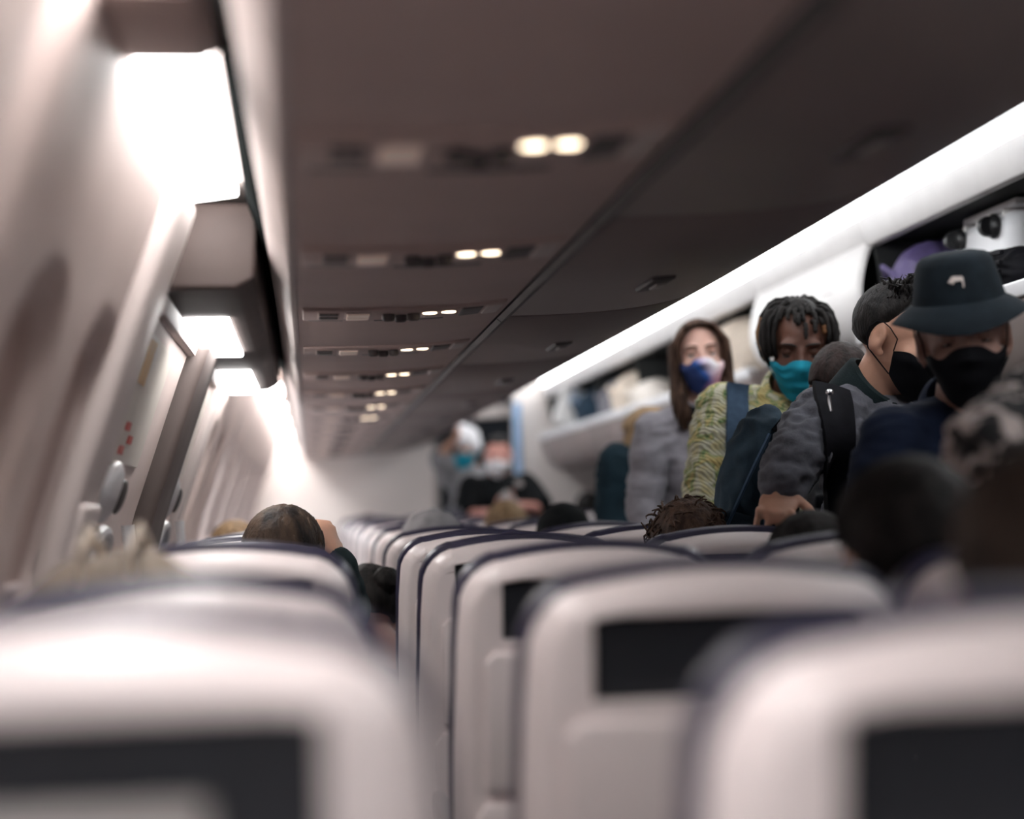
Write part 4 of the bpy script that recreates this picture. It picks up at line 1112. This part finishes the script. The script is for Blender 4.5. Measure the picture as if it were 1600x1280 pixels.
for i in range(46):
    az = rn.uniform(R(-40), R(220)); el = rn.uniform(0.72, 1.0); d = V((math.cos(az) * math.sqrt(1 - el * el), math.sin(az) * math.sqrt(1 - el * el), el))
    p = scalp(d, 0.002); v = (d + V((rn.uniform(-.5, .5), rn.uniform(-.5, .5), 0.3))).normalized(); ln = rn.uniform(0.025, 0.048)
    strand(hm, h, [p, p + v * ln * 0.5, p + v * ln * 0.8 + V((rn.uniform(-.01, .01), rn.uniform(-.01, .01), 0)), p + v * ln + V((rn.uniform(-.015, .015), rn.uniform(-.015, .015), -0.004))], 0.0065, 0.0008, 5)
for i in range(520):
    az = rn.uniform(0, 2 * math.pi); el = rn.uniform(0.55, 1.0)
    d = V((math.cos(az) * math.sqrt(1 - el * el), math.sin(az) * math.sqrt(1 - el * el), el))
    p = scalp(d, 0.0); ln = rn.uniform(0.008, 0.034) * (0.3 + el * 0.7) * (1.2 if d.y > -0.1 else 0.6); v = (d + V((rn.uniform(-.5, .5), rn.uniform(-.3, .6), rn.uniform(0, .5)))).normalized()
    q = p + v * ln * 0.5; v2 = (v + V((rn.uniform(-.6, .6), rn.uniform(-.4, .8), rn.uniform(-.3, .2)))).normalized()
    strand(hm, h, [p, q, q + v2 * ln * 0.6], 0.0026, 0.0006, 4)
link('hair', hm, HM['black'], b, 180)
st = MB(); rows = ribbon(st, t, [P(1300, 594, 3.5), P(1293, 630, 3.5), P(1293, 690, 3.5), P(1296, 760, 3.5), P(1302, 830, 3.5)], 0.088, 0.010, 0.012)
bp = empty('backpack', (1.3, 3.85, 1.1))
at(bp, link('shoulder_strap', st, 'blackpack'))
zp = P(1276, 628, 3.5); zp.y = min(r[1].y for r in rows[:14]) - 0.02
zm = MB(); zm.tube([zp + V((0, -0.004, 0.012)), zp, zp + V((0.002, -0.002, -0.026))], [0.003, 0.004, 0.0035], 8); zm.ell(zp + V((0, -0.004, 0.014)), (0.009, 0.004, 0.007))
at(bp, link('zip_pull', zm, 'silver'))
pk = MB(); pk.ell((1.30, 3.82, 1.06), (0.15, 0.08, 0.20)); pk.box((1.30, 3.82, 1.02), (0.25, 0.11, 0.30))
at(bp, link('pack_body', remesh(pk, 0.01, 5), 'blackpack', None, 180))
tag(bp, 'black backpack with silver zip pull worn over the charcoal hoodie', 'backpack')

# denim bag hanging between the two men
dbg = empty('denim_bag', P(1168, 760, 3.74)); cb = V(dbg.location)
pk = MB(); rot = Matrix.Rotation(R(16), 3, 'Y')
pk.ell(cb + V((0.012, 0, 0.02)), (0.068, 0.09, 0.165), rot); pk.box(cb + V((-0.008, 0, -0.07)), (0.10, 0.13, 0.25), rot); pk.ell(cb + V((-0.02, 0, -0.17)), (0.07, 0.09, 0.10), rot)
me_ = remesh(pk, 0.006, 6); wrinkle(me_, 0.012, 11, (2.0, 1, 0.8), 4.0)
at(dbg, link('bag_body', me_, 'denim2', None, 180))
for u in (-0.03, 0.03):
    sm = MB(); sm.tube([cb + rot @ V((u + 0.03, -0.085, 0.12)), cb + rot @ V((u * 1.2 + 0.01, -0.102, 0.02)), cb + rot @ V((u * 1.3 - 0.01, -0.100, -0.10)), cb + rot @ V((u * 1.3 - 0.02, -0.095, -0.2))], 0.005, 6)
    at(dbg, link('seam', sm, 'strapblue'))
sm = MB(); sm.tube([cb + rot @ V((0.035, -0.02, 0.14)), P(1222, 668, 3.62), P(1246, 632, 3.60), P(1268, 612, 3.62)], [0.02, 0.022, 0.02, 0.015], 8, True, 0.4)
at(dbg, link('bag_strap', sm, 'blackpack'))
fm = bevel_box(cb + rot @ V((-0.01, -0.088, -0.12)), (0.10, 0.03, 0.10), 0.012, rot, 3)
at(dbg, link('bag_pocket', fm, 'denim2'))
tag(dbg, 'dark denim bag hanging beside the charcoal hoodie sleeve', 'bag')

# --- man in bucket hat and navy jacket
c = P(1506, 533, 3.0); h = Head(c, yaw_cam(c) + 4, 11, 5, 1.0)
J = standing(h, sw=0.20, pel=(1.26, 3.08, 0.88), feet=(1.36, 3.08, 0))
J['nb'] = P(1502, 650, 3.10); J['sl'] = P(1396, 694, 3.05); J['sr'] = P(1640, 690, 3.12); J['el'] = P(1362, 830, 3.02); J['wl'] = P(1400, 960, 2.9)
J['er'] = P(1680, 830, 3.1); J['wr'] = P(1620, 960, 2.95)
b, t = person('man in a dark bucket hat, navy jacket and black mask', J, h, SK['mid'], MT['navy'], wr_amp=0.0045, gt=0.02, collar=('navy', 0.088, 0.05, 0.05, 0.016))
face_parts(h, b, SK['mid'], 'down')
add_mask(b, h, 'blackmask', top=0.002, cup=0.008, phi=74)
# hat: top-level thing resting on the head
hat = empty('bucket_hat', h.w((0, -0.01, 0.10)))
hc = V((0, -0.012, 0.054))
def brimwave(v, r, a):
    w = max(0, (r - 0.100) / 0.04); v.z += w * (0.012 * math.cos(2 * a) - 0.004 + 0.005 * math.sin(3 * a)); return v
crown = [(0.002, 0.116), (0.040, 0.1150), (0.060, 0.110), (0.068, 0.103), (0.073, 0.093), (0.081, 0.06), (0.0885, 0.026), (0.0895, 0.018), (0.085, 0.018), (0.072, 0.085), (0.055, 0.103), (0.002, 0.110)]
cm = MB().lathe(crown, h.w(hc), 56, h.m, 0.98, 1.14)
at(hat, link('hat_crown', cm, 'hat'))
brim = [(0.088, 0.026), (0.092, 0.024), (0.106, 0.014), (0.121, 0.000), (0.131, -0.011), (0.1315, -0.013), (0.129, -0.013), (0.118, -0.003), (0.102, 0.010), (0.087, 0.018)]
bm_ = MB().lathe(brim, h.w(hc), 64, h.m, 0.98, 1.10, brimwave)
br = at(hat, link('hat_brim', bm_, 'hat'))
for rr, zz in ((0.110, 0.0103), (0.118, 0.0029), (0.126, -0.0055)):
    pts = []
    for j in range(49):
        a = 2 * math.pi * j / 48; v = V((rr * 0.98 * math.cos(a), rr * 1.10 * math.sin(a), zz)); pts.append(h.w(hc + brimwave(v, rr, a) + V((0, 0, 0.0012))))
    link('stitching', MB().tube(pts, 0.0007, 4), 'hat', None).parent = br
    bpy.context.view_layer.update()
for ch in br.children: ch.matrix_parent_inverse = Matrix.Translation(hat.location).inverted()
# small embroidered four-legged mark on the crown's front
mk = [(-0.0165, 0.0), (-0.012, 0.004), (-0.010, 0.0075), (-0.006, 0.0095), (0.0, 0.0095), (0.006, 0.0085), (0.011, 0.0085), (0.0145, 0.006), (0.0145, -0.004), (0.0135, -0.0125), (0.0115, -0.0125), (0.0115, -0.003),
      (0.009, 0.0), (0.004, 0.0005), (0.0, -0.001), (-0.003, 0.001), (-0.005, -0.004), (-0.008, -0.0055), (-0.0085, -0.001), (-0.012, -0.003)]
sv = []
for x, z in mk:
    zz = 0.066 + z; r = 0.081 + (0.06 - zz) * 0.235 + 0.0012
    a = math.pi / 2 + (x - 0.006) / 0.086
    sv.append(h.w(hc + V((r * 0.98 * math.cos(a), r * 1.14 * math.sin(a), zz))))
nf = h.m @ V((0, 0.0012, 0)); n_ = len(sv)
em = MB().add([p + nf for p in sv] + [p - nf for p in sv], [tuple(range(n_)), tuple(range(2 * n_ - 1, n_ - 1, -1))] + [(i, (i + 1) % n_, n_ + (i + 1) % n_, n_ + i) for i in range(n_)])
e_ = at(hat, link('embroidered_mark', em, 'psul', None, 0))
tag(hat, 'black cotton bucket hat with a small pale embroidered mark', 'hat')
hm = MB(); cap_hair(hm, h, cover_back, 0.004, 0.002, 80, 2.0); link('hair', hm, HM['black'], b, 180)

# --- bowed head between the dreadlocks and the hoodie
c = P(1316, 614, 3.98); h = Head(c, yaw_cam(c) - 10, 52, 0, 0.92)
J = standing(h, sw=0.18, pel=(1.52, 4.02, 0.86), feet=(1.55, 4.04, 0))
b, t = person('person with bowed dark brown head behind the charcoal hoodie', J, h, SK['dark'], MT['black'], voxel=0.009, face=False, topname='jacket')
hm = MB(); cap_hair(hm, h, cover_full, 0.007, 0.002, 160, 5.0); link('hair', hm, hair_mat('hair_cropped_brown', (0.012, 0.007, 0.006), (0.028, 0.016, 0.014)), b, 180)

# --- blonde person in dark teal coat beyond the woman
c = P(1022, 690, 6.1); h = Head(c, 250, 8, 0, 0.97)
J = standing(h, sw=0.16, fwd=(0.7, -0.7, 0), pel=(1.26, 6.15, 0.86), feet=(1.36, 6.15, 0))
J['nb'] = P(1000, 722, 6.12); J['sl'] = P(964, 722, 6.0); J['sr'] = P(1065, 730, 6.25); J['el'] = P(956, 800, 5.98); J['wl'] = P(970, 870, 5.9)
b, t = person('blonde person in a dark teal coat behind the grey sweater', J, h, SK['light'], MT['teal'], voxel=0.009, face=False, topname='coat', gt=0.02, wr_amp=0.006)
hm = MB(); cap_hair(hm, h, cover_full, 0.012, 0.003, 60, 8.0); rn = random.Random(9)
for i in range(90):
    a = rn.uniform(R(160), R(380)); rr = 0.084 + 0.010 * rn.random()
    x, y = math.cos(a) * rr, math.sin(a) * rr - 0.02
    strand(hm, h, [(x * .5, y * .6, 0.115), (x, y, 0.05), (x * 1.05, y * 1.02, -0.05), (x * 0.95, y * .95, -0.14), (x * 0.9, y * .9, -0.22 - .05 * rn.random())], 0.006, 0.003, 5)
link('hair', hm, HM['blonde'], b, 180)

# --- crew member in black polo at the front, holding a device
c = P(779, 713, 10.0); h = Head(c, yaw_cam(c) - 4, 12, -3, 1.0)
J = standing(h, sw=0.2, pel=(1.22, 10.05, 0.86), feet=(1.30, 10.1, 0))
J['nb'] = P(778, 754, 10.05); J['sl'] = P(737, 762, 10.0); J['sr'] = P(822, 758, 10.05); J['el'] = P(728, 806, 9.92); J['wl'] = P(770, 802, 9.72)
J['er'] = P(845, 796, 9.95); J['wr'] = P(808, 791, 9.75)
b, t = person('crew member in a black polo shirt and white mask at the front', J, h, SK['pink'], MT['black'], voxel=0.009, short=True, topname='polo_shirt', collar=('black', 0.078, 0.03, 0.03), gt=0.022, face=True)
face_parts(h, b, SK['pink'], 'down', False)
add_mask(b, h, 'whitemask', top=0.0, cup=0.02, phi=58, ears=-0.02)
hm = MB(); cap_hair(hm, h, cover_back, 0.006, 0.002, 80, 2.0); link('hair', hm, HM['black'], b, 180)
bd = P(811, 756, 9.86); link('badge', MB().ell(bd, (0.024, 0.006, 0.02)), 'grey', t)
dv = P(796, 784, 9.66); tag(link('handheld_device', bevel_box(dv, (0.07, 0.014, 0.13), 0.005, Matrix.Rotation(R(-35), 3, 'Y')), 'grey'), 'grey handheld device held by the crew member', 'device')

# --- second figure behind the crew member: white cap, blue mask, arm raised
c = P(731, 700, 11.2); h = Head(c, yaw_cam(c) - 20, 18, 0, 1.0)
J = standing(h, sw=0.17, pel=(1.14, 11.3, 0.86), feet=(1.26, 11.3, 0))
J['nb'] = P(730, 736, 11.25); J['sl'] = P(702, 742, 11.2); J['sr'] = P(764, 745, 11.25); J['el'] = P(688, 712, 11.1); J['wl'] = P(706, 692, 11.0)
b, t = person('person in grey with a white cap and blue mask beside the crew member', J, h, SK['warm'], MT['greyhood'], voxel=0.010, short=True, topname='shirt', face=False, gt=0.02)
add_mask(b, h, 'surgical', top=0.0, cup=0.008, phi=58)
cpm = MB(); h.ell(cpm, (0, -0.01, 0.06), (0.088, 0.108, 0.085), None, 30, 18); h.ell(cpm, (0.03, -0.02, 0.12), (0.055, 0.06, 0.045)); h.ell(cpm, (-0.06, 0.02, 0.02), (0.05, 0.05, 0.055))
me_ = remesh(cpm, 0.008, 4)
tag(link('white_cap', me_, 'whitemask', None, 180), 'puffy white cap on the person beside the crew member', 'cap')

# --- person in black and white fleece, mostly beyond the right edge of the picture
c = P(1800, 500, 2.30); h = Head(c, 200, 10, 0, 1.0)
J = standing(h, sw=0.19, pel=(1.30, 2.36, 0.88), feet=(1.36, 2.36, 0))
J['nb'] = P(1800, 640, 2.34); J['sl'] = P(1668, 622, 2.30); J['el'] = P(1552, 715, 2.12); J['wl'] = P(1640, 860, 2.0)
b, t = person('person in black and white fleece at the right picture edge', J, h, SK['mid'], MT['fuzzy'], voxel=0.008, face=True, topname='fleece', gt=0.022, wr_amp=0.008, wr_scale=30)
face_parts(h, b, SK['mid'], 'down'); add_mask(b, h, 'blackmask', top=0.0, cup=0.008, phi=70)
hm = MB(); cap_hair(hm, h, cover_back, 0.012, 0.004, 60, 2.0); link('hair', hm, HM['darkbrown'], b, 180)

# ------------------------------------------------------------------ seated passengers, seen from behind
def curls(hm, h, n, ln, seed, r=0.0035):
    rn = random.Random(seed)
    for i in range(n):
        az = rn.uniform(0, 2 * math.pi); el = rn.uniform(-0.25, 1.0); q = math.sqrt(max(0, 1 - el * el))
        d = V((math.cos(az) * q, math.sin(az) * q, el))
        if d.y > 0.5 and d.z < 0.4: continue
        p = scalp(d, 0.004); v = (d + d.cross(V((rn.uniform(-1, 1), rn.uniform(-1, 1), rn.uniform(-1, 1)))) * 2.2).normalized(); pts = [p]
        for j in range(6):
            p = p + v * ln / 6; v = (v + V((rn.uniform(-.6, .6), rn.uniform(-.6, .6), rn.uniform(-.6, .3))) - d * 0.32).normalized(); pts.append(p)
        strand(hm, h, pts, r, r * 0.4, 4)
def sweep(hm, h, n, seed):
    rn = random.Random(seed)
    for i in range(n):
        az = rn.uniform(0, 2 * math.pi); e0 = rn.uniform(0.5, 0.98); e1 = e0 - rn.uniform(0.35, 0.8); pts = []
        for j in range(5):
            el = max(e0 + (e1 - e0) * j / 4, -0.5); a = az + 0.06 * j * rn.uniform(-1, 1); q = math.sqrt(1 - el * el); d = V((math.cos(a) * q, math.sin(a) * q, el))
            if d.y > 0.45 and d.z < 0.45: break
            pts.append(scalp(d, 0.008 + 0.004 * rn.random()))
        if len(pts) > 2: strand(hm, h, pts, 0.0042, 0.002, 4)
seatedp = [
  # label, px, top y, Z, column, row, hair, yaw, pitch, roll, top material, kind
  ('passenger with dark brown hair, blurred in the nearest middle seat', 1652, 690, 1.24, 'B', 0, 'darkbrown', -8, 5, 0, 'black', 'plain'),
  ('passenger with black hair below the bucket hat man', 1404, 716, 2.02, 'C', 1, 'black', 10, 0, 0, 'black', 'plain'),
  ('passenger with black hair under the resting hand', 1266, 802, 2.86, 'C', 2, 'black', -10, 8, 0, 'black', 'plain'),
  ('passenger with brown curly hair in the left aisle column', 1070, 781, 3.66, 'C', 3, 'brown', 5, 2, 0, 'black', 'curly'),
  ('passenger in a black knit cap in the left aisle column', 878, 789, 5.25, 'C', 5, 'black', 0, 3, 0, 'black', 'beanie'),
  ('passenger in a grey hood in the left middle column', 676, 800, 5.22, 'B', 5, 'darkbrown', -14, 5, 0, 'greyhood', 'hood'),
  ('passenger with blonde streaked hair in the left aisle column', 788, 783, 6.85, 'C', 7, 'blonde', 12, 2, 0, 'black', 'long'),
  ('passenger with short grey cap near the front bulkhead', 707, 794, 9.9, 'C', 11, 'darkbrown', 0, 0, 0, 'charcoal', 'greycap'),
  ('passenger with dark hair in the right aisle column', 918, 768, 10.7, 'D', 12, 'black', 0, 0, 0, 'black', 'plain'),
  ('passenger with brown hair far ahead in the middle column', 576, 805, 11.35, 'B', 13, 'brown', 0, 0, 0, 'black', 'plain'),
  ('passenger with streaked dark hair resting head on hand', 440, 791, 3.72, 'A', 3, 'streak', -20, 4, 10, 'green', 'swept'),
  ('passenger with light brown hair by the left window', 368, 814, 5.75, 'A', 5, 'blonde', -10, 0, 0, 'black', 'plain'),
  ('passenger with a black hair bun leaning between two seats', 568, 886, 4.36, 'B', 4, 'black', 20, 24, 8, 'jeans', 'bun'),
]
for lab, px, ty, Z, col, row, hair, yw, pt, rl, topm, kind in seatedp:
    top = P(px, ty, Z); c = top - V((0, 0, 0.130)); h = Head(c, yw, pt, rl, 1.0)
    J = seated(h, SEATX[col], row_y(row)); hands = None
    if kind == 'swept':
        J['er'] = P(540, 950, 3.80); J['wr'] = P(526, 880, 3.76); hands = {'r': (V((-0.35, 0.1, 0.8)), V((0.55, -0.75, 0.2)), -1, 40)}
    if col == 'A':
        for s in 'lr':
            for q in 'sew':
                if not (hands and s == 'r' and q != 's'): J[q + s].x = max(J[q + s].x * 0.8 + SEATX['A'] * 0.2, -0.27)
        if hands: J['sr'] = J['nb'] + V((0.11, 0, -0.10))
    b, t = person(lab, J, h, SK['warm'] if col == 'A' else SK['tan'], MT[topm], voxel=0.013, face=False, shoes=False, hands=hands, group=None, topname='top')
    if kind in ('plain', 'curly', 'long', 'bun', 'swept'):
        hm = MB(); cap_hair(hm, h, cover_back, 0.010, 0.004 if kind == 'curly' else 0.0025, 70, px * 0.01)
        if kind == 'curly': curls(hm, h, 520, 0.045, px, 0.0038)
        else: sweep(hm, h, 260, px)
        if kind == 'long':
            rn = random.Random(4)
            for i in range(80):
                a = rn.uniform(R(175), R(365)); rr = 0.086
                x, y = math.cos(a) * rr, math.sin(a) * rr - 0.015
                strand(hm, h, [(x * .4, y * .5, 0.118), (x, y, 0.06), (x * 1.05, y, -0.04), (x, y, -0.13)], 0.007, 0.004, 5)
        hr = link('hair', hm, HM[hair], b, 180)
        if kind == 'bun':
            q = MB(); h.ell(q, (0.02, -0.115, 0.055), (0.038, 0.034, 0.036)); me_ = remesh(q, 0.006, 2); wrinkle(me_, 0.004, 60, (1, 1, 2)); link('hair_bun', me_, HM['black'], hr, 180)
    elif kind in ('beanie', 'greycap'):
        q = MB(); h.ell(q, (0, -0.018, 0.045), (0.086, 0.108, 0.092), None, 32, 20); me_ = remesh(q, 0.008, 3)
        for v in me_.vertices:
            l_ = h.l(v.co); v.co = h.w(V((l_.x, l_.y, max(l_.z, -0.01 - 0.02 * (l_.y < 0)))))
        wrinkle(me_, 0.002, 60, (1, 1, 0.3))
        tag(link('knit_cap' if kind == 'beanie' else 'flat_cap', me_, 'black' if kind == 'beanie' else 'charcoal', None, 180), 'black knit cap on a passenger in the left aisle column' if kind == 'beanie' else 'dark grey cap on a passenger near the front bulkhead', 'cap')
    elif kind == 'hood':
        q = MB(); h.ell(q, (0, -0.022, 0.032), (0.098, 0.118, 0.104), None, 32, 20); h.ell(q, (0, -0.075, -0.06), (0.09, 0.075, 0.085)); h.ell(q, (0, -0.05, 0.10), (0.035, 0.05, 0.030))
        me_ = remesh(q, 0.008, 3); wrinkle(me_, 0.006, 16, (1.3, 1, 1)); link('hood', me_, 'greyhood', b, 180)

# ================================================================== LUGGAGE IN THE OPEN BINS
sc_ = empty('suitcase', (2.14, 4.42, CZ + 0.50))
at(sc_, link('case_body', bevel_box((2.14, 4.42, CZ + 0.64), (0.52, 0.40, 0.235), 0.05, None, 5), 'whitelip'))
for i in range(4):
    at(sc_, link('case_rib', bevel_box((2.14, 4.28 + 0.09 * i, CZ + 0.64), (0.50, 0.02, 0.245), 0.008), 'white'))
for yy in (4.30, 4.54):
    for zz in (0.57, 0.715):
        w = MB().lathe([(0.004, -0.012), (0.026, -0.012), (0.029, 0), (0.026, 0.012), (0.004, 0.012)], (1.855, yy, CZ + zz), 20, Matrix.Rotation(R(90), 3, 'X'))
        f_ = at(sc_, link('wheel', w, 'blackp'))
        k_ = MB().ell((1.872, yy, CZ + zz), (0.018, 0.034, 0.034)); ob = link('wheel_fork', k_, 'blackp'); at(sc_, ob)
tag(sc_, 'white hard suitcase with black wheels in the open bin', 'suitcase')
def soft_bag(name, label, c, r, m, seed, cat='bag', extra=None, rot=None):
    q = MB(); c = V(c); rot = rot or Matrix.Identity(3)
    q.ell(c, r, rot); q.box(c - V((0, 0, r[2] * 0.25)), (r[0] * 1.35, r[1] * 1.45, r[2] * 1.2), rot); q.ell(c + rot @ V((r[0] * 0.2, r[1] * 0.2, r[2] * 0.3)), [x * 0.75 for x in r], rot)
    me_ = remesh(q, 0.009, 5); wrinkle(me_, 0.008, 10, (1, 1, 1), seed)
    e = empty(name, c - V((0, 0, r[2]))); at(e, link('bag_body', me_, m, None, 180))
    hd = MB(); hd.tube([c + rot @ V((-r[0] * 0.95, -r[1] * 0.3, r[2] * 0.1)), c + rot @ V((-r[0] * 1.15, 0, r[2] * 0.4)), c + rot @ V((-r[0] * 0.95, r[1] * 0.3, r[2] * 0.1))], 0.010, 8)
    at(e, link('bag_handle', hd, m)); tag(e, label, cat); return e
MT['purple'] = mat('purple_nylon', (0.10, 0.075, 0.19), 0.5, var=0.25, vscale=9, bump=0.1, bscale=300)
MT['cream'] = mat('cream_cloth', (0.62, 0.53, 0.44), 0.85, var=0.08, vscale=8, bump=0.2, bscale=200)
MT['greybag'] = mat('grey_bag_cloth', (0.16, 0.155, 0.18), 0.8, var=0.2, vscale=8)
soft_bag('backpack', 'purple backpack beside the white suitcase in the open bin', (1.93, 4.83, CZ + 0.63), (0.16, 0.13, 0.13), 'purple', 1.0, 'backpack')
e = soft_bag('duffel_bag', 'black ribbed bag under the white suitcase in the open bin', (1.86, 4.18, CZ + 0.54), (0.13, 0.24, 0.09), 'blackpack', 2.0)
for i in range(5):
    r_ = MB().tube([(1.735 + 0.004 * i, 3.98, CZ + 0.50 + 0.024 * i), (1.728 + 0.01 * i, 4.18, CZ + 0.515 + 0.024 * i), (1.735 + 0.006 * i, 4.38, CZ + 0.50 + 0.024 * i)], 0.006, 6)
    at(e, link('bag_rib', r_, 'blackpack'))
soft_bag('cream_bag', 'large cream cloth bag in the open bin behind the dreadlocks', (1.92, 6.95, CZ + 0.60), (0.20, 0.42, 0.17), 'cream', 3.0)
soft_bag('cream_bag', 'cream cloth bag in the open bin left of the woman', (1.90, 9.25, CZ + 0.58), (0.17, 0.33, 0.15), 'cream', 4.0)
soft_bag('tote_bag', 'pale folded coat in the open bin next to the cream bag', (1.84, 8.60, CZ + 0.53), (0.13, 0.28, 0.10), 'placard', 6.0, 'coat')
soft_bag('duffel_bag', 'dark grey bag far along the open right bins', (1.93, 9.85, CZ + 0.58), (0.17, 0.25, 0.15), 'greybag', 5.0)
soft_bag('duffel_bag', 'dark navy bag at the far end of the right bins', (1.93, 10.75, CZ + 0.58), (0.17, 0.30, 0.16), 'jeans', 7.0)
tag(link('laptop_sleeve', bevel_box((2.13, 4.40, CZ + 0.772), (0.46, 0.36, 0.022), 0.008), 'whitelip'), 'flat white sleeve lying on the white suitcase', 'sleeve')
# tan handbag standing on the window side behind the second left seat
hb = soft_bag('handbag', 'tan handbag with straps wedged beside the left window', (-0.24, 2.1, CZ - 0.15), (0.12, 0.10, 0.10), mat('tan_bag_cloth', (0.27, 0.22, 0.175), 0.85, var=0.25, vscale=14), 8.0)
for dx in (-0.03, 0.03):
    s_ = MB().tube([(-0.24 + dx, 2.02, CZ - 0.12), (-0.24 + dx, 2.03, CZ - 0.045), (-0.235 + dx, 2.10, CZ - 0.02), (-0.23 + dx, 2.18, CZ - 0.05)], 0.011, 8, True, 0.5)
    at(hb, link('bag_strap', s_, 'cream'))

bpy.data.scenes.remove(WORK)
